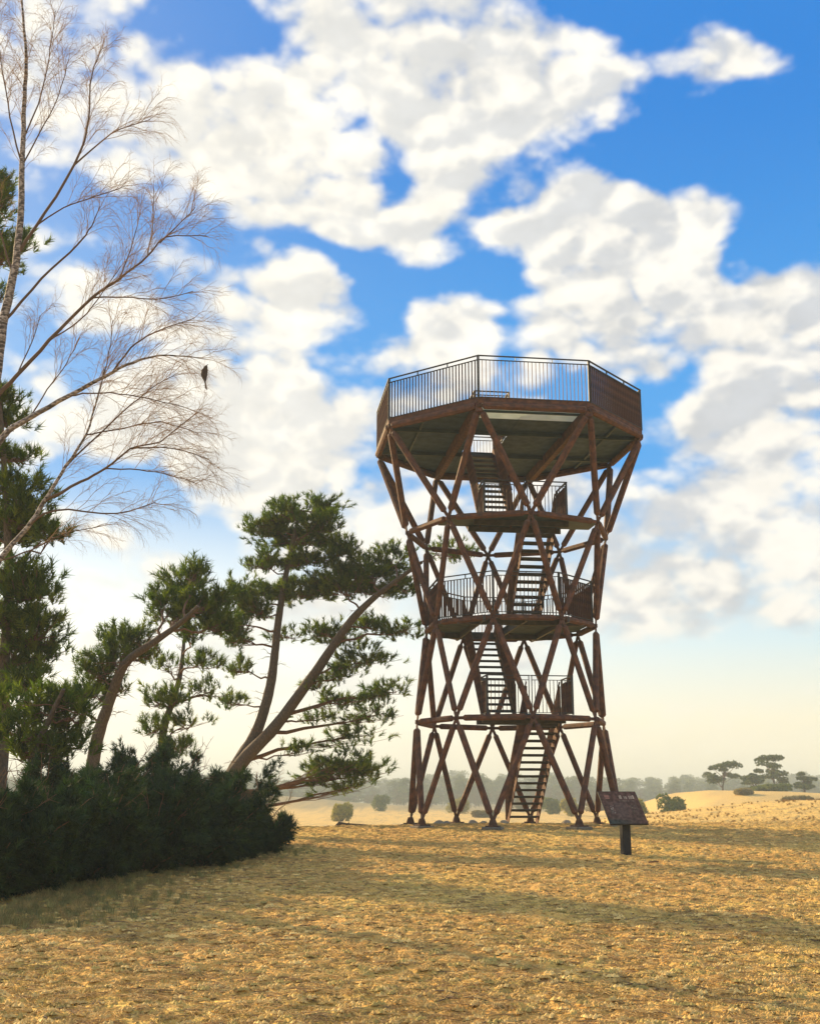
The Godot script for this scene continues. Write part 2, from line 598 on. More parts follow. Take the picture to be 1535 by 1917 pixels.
func flight(parent: Node, u: float, w0: float, h0: float, w1: float, h1: float, steps: int) -> void:
	var wide := 0.86
	var s := Shape.new()
	var slope := Vector3(0, h1 - h0, w1 - w0)
	var l := slope.length()
	var y := slope / l
	var up := Vector3.RIGHT.cross(y)
	if up.y < 0.0:
		up = -up
	for side in [-1.0, 1.0]:
		var c := Vector3(u + side * (wide * 0.5 + 0.012), (h0 + h1) * 0.5, (w0 + w1) * 0.5) + up * 0.02
		s.box(Transform3D(Basis(Vector3.RIGHT, y, Vector3.RIGHT.cross(y)), c), Vector3(0.02, l + 0.12, 0.30), 0.003)
	var o := part("stair_flight", s.mesh(), mats.rust_plate, parent)
	var tr := Shape.new()
	tr.box(Transform3D.IDENTITY, Vector3(wide - 0.01, 0.03, 0.24), 0.004)
	tr.box(Transform3D(Basis.IDENTITY, Vector3(0, -0.035, 0.105 * signf(w0 - w1))), Vector3(wide - 0.02, 0.04, 0.012))
	var tread := tr.mesh()
	for i in range(1, steps):
		var t := float(i) / steps
		part("tread", tread, mats.dark_steel, o, Transform3D(Basis.IDENTITY, Vector3(u, lerpf(h0, h1, t), lerpf(w0, w1, t))))
	for side in [-1.0, 1.0]:
		var b := Shape.new()
		var x: float = u + side * (wide * 0.5 + 0.045)
		b.tube(PackedVector3Array([Vector3(x, h0 + 1.0, w0), Vector3(x, h1 + 1.0, w1)]), PackedFloat32Array([0.022, 0.022]), 8)
		b.box(Transform3D(Basis(Vector3.RIGHT, y, Vector3.RIGHT.cross(y)), Vector3(x, (h0 + h1) * 0.5 + 0.88, (w0 + w1) * 0.5)), Vector3(0.04, l, 0.012))
		var count := roundi(absf(w1 - w0) / 0.105)
		for i in count + 1:
			var t := float(i) / count
			b.box(Transform3D(Basis.IDENTITY, Vector3(x, lerpf(h0, h1, t) + 0.49, lerpf(w0, w1, t))), Vector3(0.045, 0.80, RAIL_BAR))
		part("balustrade", b.mesh(), mats.rust_plate, o).set_meta("kind", "stuff")


func ring_poly(level: int, shrink: float) -> PackedVector2Array:
	var p := PackedVector2Array()
	for k in 8:
		var q: Vector3 = node_at(level, k) * (1.0 - shrink / REACH[level])
		p.append(Vector2(q.x, q.z))
	return p


func floor_panels(parent: Node, poly: PackedVector2Array, us: Array, ws: Array, hole: Rect2, y: float, pale: Callable) -> void:
	for i in us.size() - 1:
		for j in ws.size() - 1:
			var cell := Rect2(us[i] + 0.006, ws[j] + 0.006, us[i + 1] - us[i] - 0.012, ws[j + 1] - ws[j] - 0.012)
			if hole.has_point(cell.get_center()):
				continue
			var square := PackedVector2Array([cell.position, Vector2(cell.end.x, cell.position.y), cell.end, Vector2(cell.position.x, cell.end.y)])
			for bit in Geometry2D.intersect_polygons(poly, square):
				var s := Shape.new()
				s.slab(bit, y, y + 0.03)
				part("floor_panel", s.mesh(), mats.milky_panel if pale.call(cell.get_center()) else mats.grating, parent)


func beam(parent: Node, a: Vector3, b: Vector3, wide: float, high: float, material: Material, called: String) -> void:
	var s := Shape.new()
	var x := (b - a).normalized()
	s.box(Transform3D(Basis(x, Vector3.UP, x.cross(Vector3.UP)), (a + b) * 0.5), Vector3((b - a).length(), high, wide), 0.006)
	part(called, s.mesh(), material, parent)


func make_tower() -> void:
	var t := thing("lookout_tower", "tall rusty steel lookout tower of crossed tubes flaring to an eight-sided deck", "tower", at(767.5, 958.5, 34.4) * Vector3(0, 0, 1) + Vector3(2.861, EYE - 0.56, 0), deg_to_rad(7.64))
	var r := 0.086
	for level in 4:
		var length := (node_at(level + 1, 0) - node_at(level, 0)).length()
		var one := brace_mesh(length, r + (0.008 if level == 3 else 0.0), 0.21)
		for k in 8:
			var a := node_at(level, k)
			for k2 in ([k, k + 1] if level % 2 == 0 else [k - 1, k]):
				var b := node_at(level + 1, posmod(k2, 8))
				part("brace_tube", one, mats.rust, t, between(a, b, (a + b) * Vector3(1, 0, 1)))
	for level in [1, 2, 3, 4]:
		var length := (node_at(level, 1) - node_at(level, 0)).length()
		var one := brace_mesh(length, r if level < 4 else 0.1, 0.19 if level < 4 else 0.1)
		for k in 8:
			var a := node_at(level, k)
			var b := node_at(level, posmod(k + 1, 8))
			part("ring_beam", one, mats.rust, t, between(a, b, (a + b) * Vector3(1, 0, 1)))
	var plate := Shape.new()
	plate.tube(PackedVector3Array([Vector3(0, 0, -0.035), Vector3(0, 0, -0.028), Vector3(0, 0, 0.028), Vector3(0, 0, 0.035)]), PackedFloat32Array([0.055, 0.062, 0.062, 0.055]), 12)
	for k in 6:
		var a := TAU * k / 6.0
		plate.tube(PackedVector3Array([Vector3(cos(a) * 0.04, sin(a) * 0.04, -0.05), Vector3(cos(a) * 0.04, sin(a) * 0.04, 0.05)]), PackedFloat32Array([0.009, 0.009]), 6)
	var joint := plate.mesh()
	for level in [1, 2, 3, 4]:
		for k in 8:
			var a := node_at(level, k)
			part("joint_plate", joint, mats.rust_plate, t, Transform3D(Basis(Vector3.UP, atan2(a.x, a.z)), a))
	var foot := Shape.new()
	foot.tube(PackedVector3Array([Vector3(0, -0.10, 0), Vector3(0, -0.02, 0), Vector3(0, 0.06, 0)]), PackedFloat32Array([0.12, 0.10, 0.07]), 12)
	foot.box(Transform3D(Basis.IDENTITY, Vector3(0, -0.11, 0)), Vector3(0.34, 0.03, 0.34), 0.004)
	var foot_mesh := foot.mesh()
	var block := Shape.new()
	block.box(Transform3D(Basis.IDENTITY, Vector3(0, -0.33, 0)), Vector3(0.5, 0.4, 0.5), 0.02)
	var block_mesh := block.mesh()
	for k in 8:
		var a := node_at(0, k)
		var x := Transform3D(Basis(Vector3.UP, atan2(a.x, a.z)), a)
		part("foot", foot_mesh, mats.rust_plate, t, x)
		part("footing", block_mesh, mats.footing, t, x)
	# the deck
	var top: float = LEVEL[4]
	var reach: float = REACH[4] * cos(deg_to_rad(22.5))
	var hole := Rect2(-1.12, -1.25, 1.02, 2.25)
	floor_panels(t, ring_poly(4, -0.02), [-4.0, -2.75, -1.52, -1.12, -0.1, 1.52, 2.75, 4.0], [-4.0, -2.5, -1.25, 0.0, 1.0, 2.2, 2.95, 4.0], hole, top + 0.13,
		func(c: Vector2) -> bool: return absf(c.x) < 1.52 and c.y > 2.2 and c.y < 4.0)
	for sx in [-1.52, 1.52]:
		beam(t, Vector3(sx, top - 0.03, -reach), Vector3(sx, top - 0.03, reach), 0.17, 0.30, mats.rust, "deck_beam")
	for w in [-1.3, 1.05, 2.95]:
		var half: float = minf(reach - 0.02, REACH[4] * 0.924 * 1.414 - absf(w) - 0.1)
		for span in [[-half, -1.61], [-1.43, 1.43], [1.61, half]]:
			if span[1] - span[0] > 0.3 and not (w == 0.0 and span[0] == -1.43):
				beam(t, Vector3(span[0], top + (0.09 if w > 2.0 else 0.06), w), Vector3(span[1], top + (0.09 if w > 2.0 else 0.06), w), 0.07, 0.06 if w > 2.0 else 0.12, mats.steel, "joist")
	for sx in [-2.75, 2.75]:
		for span in [[-2.35, -1.35], [-1.25, 1.0], [1.1, 2.35]]:
			beam(t, Vector3(sx, top + 0.08, span[0]), Vector3(sx, top + 0.08, span[1]), 0.06, 0.08, mats.steel, "joist")
	for k in 8:
		var a := node_at(4, k) + Vector3.UP * 0.18
		var b := node_at(4, posmod(k + 1, 8)) + Vector3.UP * 0.18
		var hidden: bool = k in [2, 3, 4]
		var sill := Shape.new()
		var x := (b - a).normalized()
		sill.box(Transform3D(Basis(x, Vector3.UP, x.cross(Vector3.UP)), (a + b) * 0.5 + (a + b).normalized() * Vector3(1, 0, 1) * 0.04 + Vector3.UP * -0.035), Vector3((b - a).length() + 0.02, 0.16, 0.02), 0.003)
		part("deck_edge", sill.mesh(), mats.rust_plate, t)
		railing(t, a * Vector3(1.004, 1, 1.004), b * Vector3(1.004, 1, 1.004), 1.24, not hidden)
	for e in [[Vector2(-1.12, 1.0), Vector2(-0.1, 1.0)], [Vector2(-1.12, -1.25), Vector2(-1.12, 1.0)], [Vector2(-0.1, 1.0), Vector2(-0.1, -1.25)]]:
		railing(t, Vector3(e[0].x, top + 0.16, e[0].y), Vector3(e[1].x, top + 0.16, e[1].y), 1.2, false, "stairwell_railing")
	# the middle platform
	var mid: float = LEVEL[2]
	var well := Rect2(-1.08, -1.45, 0.98, 2.9)
	floor_panels(t, ring_poly(2, 0.1), [-2.6, -1.08, -0.1, 1.1, 2.6], [-2.6, -1.45, 0.0, 1.45, 2.6], well, mid + 0.06, func(_c: Vector2) -> bool: return false)
	var reach2: float = REACH[2] * cos(deg_to_rad(22.5))
	for sx in [-1.16, 0.0, 1.16]:
		beam(t, Vector3(sx, mid - 0.02, -reach2 + 0.1), Vector3(sx, mid - 0.02, reach2 - 0.1), 0.07, 0.15, mats.dark_steel, "platform_beam")
	for w in [-1.5, 1.5]:
		beam(t, Vector3(-1.78, mid - 0.03, w), Vector3(1.78, mid - 0.03, w), 0.07, 0.16, mats.dark_steel, "platform_beam")
	for k in 8:
		var a := node_at(2, k) * Vector3(0.965, 1, 0.965) + Vector3.UP * 0.1
		var b := node_at(2, posmod(k + 1, 8)) * Vector3(0.965, 1, 0.965) + Vector3.UP * 0.1
		railing(t, a, b, 1.18, k in [7, 0, 6])
	# the landings half-way
	for level in [1, 3]:
		var y: float = LEVEL[level]
		var rr: float = REACH[level]
		var s := Shape.new()
		var back := 0.75 if level == 1 else 0.85
		var poly := ring_poly(level, 0.12)
		var square := PackedVector2Array([Vector2(-1.1 if level == 1 else -2.2, back), Vector2(1.3 if level == 1 else 2.2, back), Vector2(1.3 if level == 1 else 2.2, 3.2), Vector2(-1.1 if level == 1 else -2.2, 3.2)])
		for bit in Geometry2D.intersect_polygons(poly, square):
			s.slab(bit, y + 0.05, y + 0.09)
		part("landing", s.mesh(), mats.steel, t)
		for w in [back + 0.05, rr * 0.6]:
			var half: float = 1.15 if level == 1 else 1.35
			beam(t, Vector3(-half, y - 0.03, w), Vector3(half, y - 0.03, w), 0.06, 0.155, mats.dark_steel, "landing_beam")
		var front := 2.0
		railing(t, Vector3(1.26, y + 0.1, back + 0.1), Vector3(1.26, y + 0.1, front), 1.05, false, "landing_railing")
		railing(t, Vector3(0.12, y + 0.1, front), Vector3(1.26, y + 0.1, front), 1.05, false, "landing_railing")
		railing(t, Vector3(-1.08, y + 0.1, front), Vector3(0.08, y + 0.1, front), 1.05, false, "landing_railing")
		railing(t, Vector3(-1.08, y + 0.1, front), Vector3(-1.08, y + 0.1, 1.3), 1.05, false, "landing_railing")
	flight(t, 0.74, -2.15, -0.12, 0.8, LEVEL[1] + 0.08, 15)
	flight(t, -0.60, 1.15, LEVEL[1] + 0.08, -1.42, LEVEL[2] + 0.08, 14)
	flight(t, 0.74, -1.5, LEVEL[2] + 0.08, 0.9, LEVEL[3] + 0.08, 14)
	flight(t, -0.60, 1.2, LEVEL[3] + 0.08, -1.22, LEVEL[4] + 0.15, 14)


# ------------------------------------------------------------------ the sign
func sign_print() -> ImageTexture:
	var im := Image.create(256, 256, false, Image.FORMAT_RGB8)
	var n := FastNoiseLite.new()
	n.seed = 5
	n.frequency = 0.03
	n.fractal_octaves = 4
	var base := lin(0.115, 0.065, 0.048)
	for y in 256:
		for x in 256:
			var q := n.get_noise_2d(x, y)
			var k := 1.0 + 0.35 * q
			var c := Color(base.r * k, base.g * k, base.b * k)
			if y > 205:
				c = c.lerp(Color(0.17, 0.26, 0.25) * k, clampf((y - 205) / 30.0, 0, 1) * 0.6 * clampf(1.2 - x / 190.0, 0, 1))
			var pic := maxf(absf(x - 128) / 104.0, absf(y - 150) / 74.0)
			if pic < 1.0:
				c = c.lerp(Color(0.36, 0.30, 0.27) * k, 0.45)
			im.set_pixel(x, y, c)
	var ink := Color(0.78, 0.70, 0.60)
	for b in [[28, 30, 32, 14], [30, 48, 30, 10]]:
		im.fill_rect(Rect2i(b[0], b[1], b[2], b[3]), Color(0.62, 0.45, 0.38))
	var r := RandomNumberGenerator.new()
	r.seed = 9
	var x := 122
	while x < 232:
		# the weathered heading: strokes of uneven height, too worn to read
		var w := r.randi_range(5, 10)
		var h := r.randi_range(18, 34)
		if r.randf() > 0.15:
			im.fill_rect(Rect2i(x, 60 - h, w, h), ink.darkened(r.randf() * 0.3))
		x += w + r.randi_range(1, 3)
	x = 120
	while x < 226:
		var w := r.randi_range(3, 9)
		im.fill_rect(Rect2i(x, 72, w, 7), ink.darkened(0.25 + r.randf() * 0.3))
		x += w + 3
	for k in 26:
		var p := Vector2i(r.randi_range(34, 62), r.randi_range(108, 176))
		im.fill_rect(Rect2i(p.x, p.y, r.randi_range(3, 9), r.randi_range(3, 8)), Color(0.68, 0.64, 0.58).darkened(r.randf() * 0.5))
	for k in 30:
		var p := Vector2i(r.randi_range(180, 226), r.randi_range(104, 176))
		im.fill_rect(Rect2i(p.x, p.y, r.randi_range(3, 8), r.randi_range(2, 6)), Color(0.48, 0.47, 0.38).darkened(r.randf() * 0.5))
	for y in range(92, 200, 7):
		var l := r.randi_range(60, 86)
		im.fill_rect(Rect2i(76, y, l, 2), Color(0.43, 0.38, 0.35))
	return ImageTexture.create_from_image(im)


func make_sign() -> void:
	var d := 22.9
	var foot := at(1171.5, 1600, d)
	foot = ground(foot.x, d)
	var t := thing("information_sign", "dark information panel tilted on a thick black post in the sand", "sign", foot, deg_to_rad(16.0))
	var post := Shape.new()
	post.box(Transform3D(Basis.IDENTITY, Vector3(0, 0.26, 0)), Vector3(0.165, 0.9, 0.14), 0.012)
	part("post", post.mesh(), mats.sign_post, t)
	var tilt := Basis(Vector3.RIGHT, deg_to_rad(-41.0))
	var c := Vector3(-0.015, 0.84, -0.03)
	var board := Shape.new()
	board.box(Transform3D(tilt, c), Vector3(0.77, 0.78, 0.03), 0.004)
	var o := part("panel", board.mesh(), mats.sign_post, t)
	var face := Shape.new()
	var x := Transform3D(tilt, c)
	face.quad(x * Vector3(-0.375, 0.38, 0.018), x * Vector3(0.375, 0.38, 0.018), x * Vector3(0.375, -0.38, 0.018), x * Vector3(-0.375, -0.38, 0.018), tilt.z)
	face.uv = PackedVector2Array([Vector2(0, 0), Vector2(1, 0), Vector2(1, 1), Vector2(0, 0), Vector2(1, 1), Vector2(0, 1)])
	var m := plain("sign_print", Color.WHITE, 0.8)
	m.metallic_specular = 0.2
	m.albedo_texture = sign_print()
	part("print", face.mesh(), m, o)
	var brace := Shape.new()
	brace.box(Transform3D(tilt, c + tilt.z * -0.03), Vector3(0.16, 0.42, 0.03), 0.004)
	part("bracket", brace.mesh(), mats.sign_post, t)


# ------------------------------------------------------------------ plants
var tuft_meshes: Array[ArrayMesh] = []
var far_tuft: ArrayMesh


func make_tufts() -> void:
	for k in 3:
		var s := Shape.new()
		for i in 20:
			var root := Vector3(0, 0.13 * i / 20.0, 0)
			var a := i * 2.4 + k
			var lean := rng.randf_range(0.35, 1.0)
			var dir := Vector3(cos(a) * sin(lean), cos(lean), sin(a) * sin(lean))
			var side := dir.cross(Vector3(rng.randf() - 0.5, rng.randf() - 0.5, rng.randf() - 0.5)).normalized() * rng.randf_range(0.006, 0.010)
			var l := rng.randf_range(0.09, 0.16)
			s.tri(root - side, root + side, root + dir * l, side.cross(dir).normalized())
		tuft_meshes.append(s.mesh())
	var f := Shape.new()
	for i in 14:
		var a := i * 2.4
		var lean := rng.randf_range(0.3, 1.3)
		var dir := Vector3(cos(a) * sin(lean), cos(lean), sin(a) * sin(lean))
		var side := dir.cross(Vector3(rng.randf() - 0.5, rng.randf() - 0.5, rng.randf() - 0.5)).normalized() * rng.randf_range(0.1, 0.18)
		f.tri(dir * 0.1 - side, dir * 0.1 + side, dir * rng.randf_range(0.5, 0.9), side.cross(dir).normalized())
	far_tuft = f.mesh()


func ball() -> Vector3:
	while true:
		var p := Vector3(rng.randf_range(-1, 1), rng.randf_range(-1, 1), rng.randf_range(-1, 1))
		if p.length_squared() <= 1.0:
			return p
	return Vector3.ZERO


func bend(a: Vector3, m: Vector3, b: Vector3, count: int, wob: float) -> PackedVector3Array:
	var out := PackedVector3Array()
	for i in count + 1:
		var t := float(i) / count
		var p := a.lerp(m, t).lerp(m.lerp(b, t), t)
		if i > 0 and i < count:
			p += ball() * wob
		out.append(p)
	return out


func taper(count: int, r0: float, r1: float) -> PackedFloat32Array:
	var out := PackedFloat32Array()
	for i in count:
		out.append(lerpf(r0, r1, float(i) / maxf(1.0, count - 1)))
	return out


func smooth_line(pts: PackedVector3Array, per: int) -> PackedVector3Array:
	var c := Curve3D.new()
	for i in pts.size():
		var t := (pts[mini(i + 1, pts.size() - 1)] - pts[maxi(i - 1, 0)]) / 6.0
		c.add_point(pts[i], -t, t)
	var out := PackedVector3Array()
	for i in (pts.size() - 1) * per + 1:
		out.append(c.samplef(float(i) / per))
	return out


func toward(dir: Vector3) -> Basis:
	var y := dir.normalized()
	var x := y.cross(Vector3(0.3, 0.1, 0.9)).normalized()
	return Basis(x, y, x.cross(y)).rotated(y, rng.randf() * TAU)


var needle_lush := [Color(0.10, 0.145, 0.028), Color(0.18, 0.21, 0.038), Color(0.065, 0.105, 0.03)]
var needle_dark := [Color(0.035, 0.062, 0.03), Color(0.05, 0.082, 0.028), Color(0.028, 0.052, 0.03)]


func tint_of(kind: Array) -> Color:
	var c: Color = kind[rng.randi() % kind.size()]
	return c * rng.randf_range(0.75, 1.25)


# trunks: [[[px, py], ...], r0, r1]; pads of foliage: [px, py, half width, half height in the photograph's pixels, density]
func pine(called: String, label: String, d: float, trunks: Array, pads: Array, kind: Array, group := "", spread := 0.5) -> Node3D:
	var first: Array = trunks[0][0][0]
	var foot := at(first[0], first[1], d)
	foot = ground(foot.x, d)
	var t := thing(called, label, "pine tree", foot, 0.0, group)
	var px: float = d / FOCAL
	var twigs := Shape.new()
	var spine: Array[Vector3] = []
	var thick := PackedFloat32Array()
	for tr in trunks:
		var pts := PackedVector3Array()
		var lean := rng.randf_range(-0.3, 0.3)
		for i in tr[0].size():
			var p := at(tr[0][i][0], tr[0][i][1], d + lean * i) - foot
			pts.append(p)
		if tr == trunks[0]:
			pts[0] = Vector3(0, -0.2, 0)
		var line := smooth_line(pts, 5)
		var rads := PackedFloat32Array()
		for i in line.size():
			var f := float(i) / (line.size() - 1)
			rads.append(lerpf(tr[1], tr[2], f) * (1.0 + 0.35 * exp(-f * 14.0)))
			spine.append(line[i])
			thick.append(rads[i])
		var s := Shape.new()
		s.tube(line, rads, 14, true, 0.09)
		part("trunk", s.mesh(), mats.pine_bark, t)
		for k in 34:
			var i := rng.randi_range(int(line.size() * 0.12), int(line.size() * 0.8))
			var go := ball().normalized() * Vector3(1, 0.5, 1)
			var l := rng.randf_range(0.2, 0.9)
			var tip := line[i] + go * l + Vector3(0, rng.randf_range(-0.15, 0.12), 0)
			var dead := bend(line[i], line[i].lerp(tip, 0.5) + ball() * 0.08, tip, 4, 0.04)
			twigs.tube(dead, taper(5, 0.012, 0.004), 4, false)
			for q in 3:
				var f := dead[1 + q]
				twigs.tube(PackedVector3Array([f, f + go * 0.15 + ball() * 0.2]), PackedFloat32Array([0.006, 0.003]), 3, false)
	var where: Array[Transform3D] = []
	var tints := PackedColorArray()
	for pad in pads:
		var rx: float = pad[2] * px
		var ry: float = pad[3] * px
		var rz := rx * rng.randf_range(0.75, 1.0)
		var depth: float = pad[5] if pad.size() > 5 else rng.randf_range(-1.0, 1.0) * spread * (rx + 0.6)
		var c := at(pad[0], pad[1], d + depth) - foot
		# the limb that carries it
		var best := 0
		var least := 1e9
		for i in spine.size():
			var gap := spine[i].distance_to(c) + 1.6 * maxf(0.0, spine[i].y - c.y + 0.25 * absf(spine[i].x - c.x))
			if gap < least:
				least = gap
				best = i
		var a := spine[best]
		var hub := c + Vector3(0, -ry * 0.35, 0)
		var m := a.lerp(hub, 0.5) + Vector3(0, 0.12 * a.distance_to(hub) * rng.randf_range(-0.6, 1.0), 0) + ball() * 0.12
		var limb := bend(a, m, hub, 7, 0.09)
		var r0: float = minf(thick[best] * 0.5, 0.016 + 0.014 * a.distance_to(hub))
		var ls := Shape.new()
		ls.tube(limb, taper(8, r0, 0.009), 7, true, 0.08)
		part("branch", ls.mesh(), mats.pine_limb, t)
		var dens: float = pad[4]
		var nb := int(6 + 16.0 * rx * dens)
		var count := int(dens * (185.0 * rx * rz + 180.0 * rx * ry + 46.0))
		var ends: Array[Vector3] = []
		for k in nb:
			var b := ball()
			b = b.normalized() * pow(b.length(), 0.4)
			b.y = maxf(b.y, -0.6)
			var e := c + Vector3(b.x * rx, b.y * ry, b.z * rz) * rng.randf_range(0.75, 1.45)
			var s0 := limb[rng.randi_range(3, 7)]
			var tw := bend(s0, s0.lerp(e, 0.5) + Vector3(0, -0.08 * s0.distance_to(e), 0), e, 4, 0.03)
			twigs.tube(tw, taper(5, 0.013, 0.005), 4, false)
			ends.append(e)
			ends.append(tw[3])
			for q in 2:
				var e2 := tw[2 + q] + ball() * 0.32 * Vector3(1, 0.6, 1)
				twigs.tube(PackedVector3Array([tw[1 + q], e2]), PackedFloat32Array([0.007, 0.004]), 3, false)
				ends.append(e2)
		for k in count:
			var e: Vector3 = ends[rng.randi() % ends.size()]
			var p := e + ball() * 0.17 * Vector3(1.1, 0.8, 1.1)
			var out := (p - c) * Vector3(0.6, 0.25, 0.6) + Vector3(0, 0.55, 0) + ball() * 0.45
			where.append(Transform3D(toward(out).scaled(Vector3.ONE * rng.randf_range(0.9, 1.65)), p))
			tints.append(tint_of(kind))
	part("twigs", twigs.mesh(), mats.pine_limb, t).set_meta("kind", "stuff")
	copies("crown", tuft_meshes[rng.randi() % 3], mats.needles, t, where, tints).set_meta("kind", "stuff")
	return t


func evergreen_bush(label: String, px: float, d: float, half: float, high: float, count: int, group: String, top_kind: Array) -> void:
	var c0 := at(px, 1500, d)
	var foot := ground(c0.x, d)
	var t := thing("evergreen_bush", label, "bush", foot, 0.0, group)
	var stems := Shape.new()
	var where: Array[Transform3D] = []
	var tints := PackedColorArray()
	# sprays: branches that rise and spread from the foot, needled over their outer part
	for k in 52:
		var a := rng.randf() * TAU
		var out := sqrt(rng.randf())
		var low := rng.randf() < 0.3
		var tip := Vector3(cos(a) * out * half * 1.1, high * (rng.randf_range(0.12, 0.4) if low else rng.randf_range(0.55, 1.08) * sqrt(1.05 - 0.62 * out * out)), sin(a) * out * half * 0.95)
		if rng.randf() < 0.22:
			tip *= rng.randf_range(1.15, 1.5)
		elif rng.randf() < 0.3:
			tip *= rng.randf_range(0.6, 0.9)
		var m := Vector3(tip.x * 0.45, tip.y * (0.75 if low else 0.5), tip.z * 0.45)
		var line := bend(Vector3(tip.x * 0.12, -0.1, tip.z * 0.12), m, tip, 8, 0.03)
		stems.tube(line, taper(9, 0.022, 0.005), 5, false)
		var dir := (line[8] - line[6]).normalized()
		for q in count / 52:
			var f := lerpf(0.22, 1.0, sqrt(rng.randf())) * 8.0
			var i := mini(int(f), 7)
			var p := line[i].lerp(line[i + 1], f - i) + ball() * 0.22 * (1.3 - f / 10.0)
			p.y = maxf(p.y, 0.03)
			where.append(Transform3D(toward(dir * 0.6 + Vector3(0, 0.2, 0) + ball() * 1.2).scaled(Vector3.ONE * rng.randf_range(0.5, 1.1)), p))
			tints.append(tint_of(top_kind))
	for k in 16:
		var a := rng.randf() * TAU
		var from := Vector3(cos(a) * half * 0.6, high * rng.randf_range(0.5, 0.85), sin(a) * half * 0.55)
		var e := from + Vector3(cos(a) * 0.3, rng.randf_range(0.15, 0.5), sin(a) * 0.3) + ball() * 0.15
		stems.tube(bend(from, from.lerp(e, 0.5) + ball() * 0.06, e, 3, 0.02), taper(4, 0.008, 0.003), 4, false)
		for q in 3:
			var f := from.lerp(e, rng.randf_range(0.4, 0.9))
			stems.tube(PackedVector3Array([f, f + ball() * 0.18 + Vector3(0, 0.06, 0)]), PackedFloat32Array([0.005, 0.002]), 3, false)
	part("stems", stems.mesh(), mats.pine_limb, t)
	copies("foliage", tuft_meshes[rng.randi() % 3], mats.dark_needles, t, where, tints).set_meta("kind", "stuff")


# bare twigs that fork from a limb, arching outwards and drooping at the ends
func fork(s: Shape, line: PackedVector3Array, r: float, level: int, most: int, reach: float) -> void:
	var length := 0.0
	for i in line.size() - 1:
		length += line[i].distance_to(line[i + 1])
	var count := int(clampf(length * (10.0 if level == 1 else 12.0), 4, 36 if level == 1 else 13))
	for k in count:
		var f := lerpf(0.18, 1.0, (k + rng.randf()) / count)
		var j := f * (line.size() - 1)
		var i := mini(int(j), line.size() - 2)
		var p := line[i].lerp(line[i + 1], j - i)
		var dir := (line[i + 1] - line[i]).normalized()
		var side := dir.cross(ball()).normalized()
		var go := (dir * rng.randf_range(0.75, 1.15) + side * rng.randf_range(0.45, 0.95)).normalized()
		if level == 1:
			go = (go + Vector3(0, 0.30, 0)).normalized()
		var l := reach * rng.randf_range(0.45, 1.0) * (1.25 - 0.55 * f)
		var drop := Vector3(0, -0.22 if level == 1 else -0.34, 0) * l
		var e := p + go * l
		var tw := bend(p, p + go * l * 0.55 + Vector3(0, 0.04 * l, 0), e + drop * rng.randf_range(0.3, 1.0), 5 if level == 1 else 4, 0.03 * l)
		var r2 := r * (0.42 if level == 1 else 0.55)
		s.tube(tw, taper(tw.size(), r2, r2 * 0.4), 4 if level == 1 else 3, false)
		if level < most:
			fork(s, tw, r2, level + 1, most, reach * 0.42)


func bare_tree(called: String, label: String, category: String, d: float, base: Vector2, stems: Array, limbs: Array, reach: float, most: int, group := "") -> void:
	var foot := ground(at(base.x, base.y, d).x, d)
	var t := thing(called, label, category, foot, 0.0, group)
	var twigs := Shape.new()
	for list in [stems, limbs]:
		for l in list:
			var pts := PackedVector3Array()
			var z := rng.randf_range(-0.5, 0.5)
			for i in l[0].size():
				pts.append(at(l[0][i][0], l[0][i][1], d + z * (0.0 if list == stems else float(i) / l[0].size())) - foot)
			if list == stems:
				pts[0] = Vector3(pts[0].x, minf(-0.15, pts[0].y), pts[0].z)
			var line := smooth_line(pts, 4)
			for i in range(1, line.size() - 1):
				line[i] += ball() * 0.012
			var s := Shape.new()
			s.tube(line, taper(line.size(), l[1], l[2]), 9 if list == stems else 7, true, 0.05)
			part("stem" if list == stems else "branch", s.mesh(), mats.birch_bark if list == stems and l[1] > 0.05 else mats.birch_limb, t)
			var from := int(line.size() * l[3])
			fork(twigs, line.slice(from), maxf(l[2], 0.011), 1, most, reach)
	part("twigs", twigs.mesh(), mats.birch_twig, t).set_meta("kind", "stuff")


func far_bush(called: String, label: String, px: float, d: float, half: float, high: float, cols: Array, group := "") -> void:
	var foot := ground(at(px, 1490, d).x, d)
	var t := thing(called, label, "bush", foot, 0.0, group)
	var stems := Shape.new()
	var where: Array[Transform3D] = []
	var tints := PackedColorArray()
	for k in 11:
		var tip := Vector3(rng.randf_range(-0.6, 0.6) * half, high * rng.randf_range(0.2, 0.72), rng.randf_range(-0.6, 0.6) * half)
		stems.tube(bend(Vector3(0, -0.1, 0), tip * 0.5, tip, 3, 0.05), taper(4, 0.05, 0.015), 5)
		for j in 100:
			var b := ball()
			var p := tip + b * Vector3(half * 0.45, high * 0.3, half * 0.45)
			p.y = maxf(p.y, 0.1)
			where.append(Transform3D(toward(b + Vector3(0, 0.6, 0)).scaled(Vector3.ONE * rng.randf_range(0.2, 0.5)), p))
			tints.append(tint_of(cols))
	part("stems", stems.mesh(), mats.birch_limb, t)
	copies("foliage", far_tuft, mats.shrub_leaf, t, where, tints).set_meta("kind", "stuff")


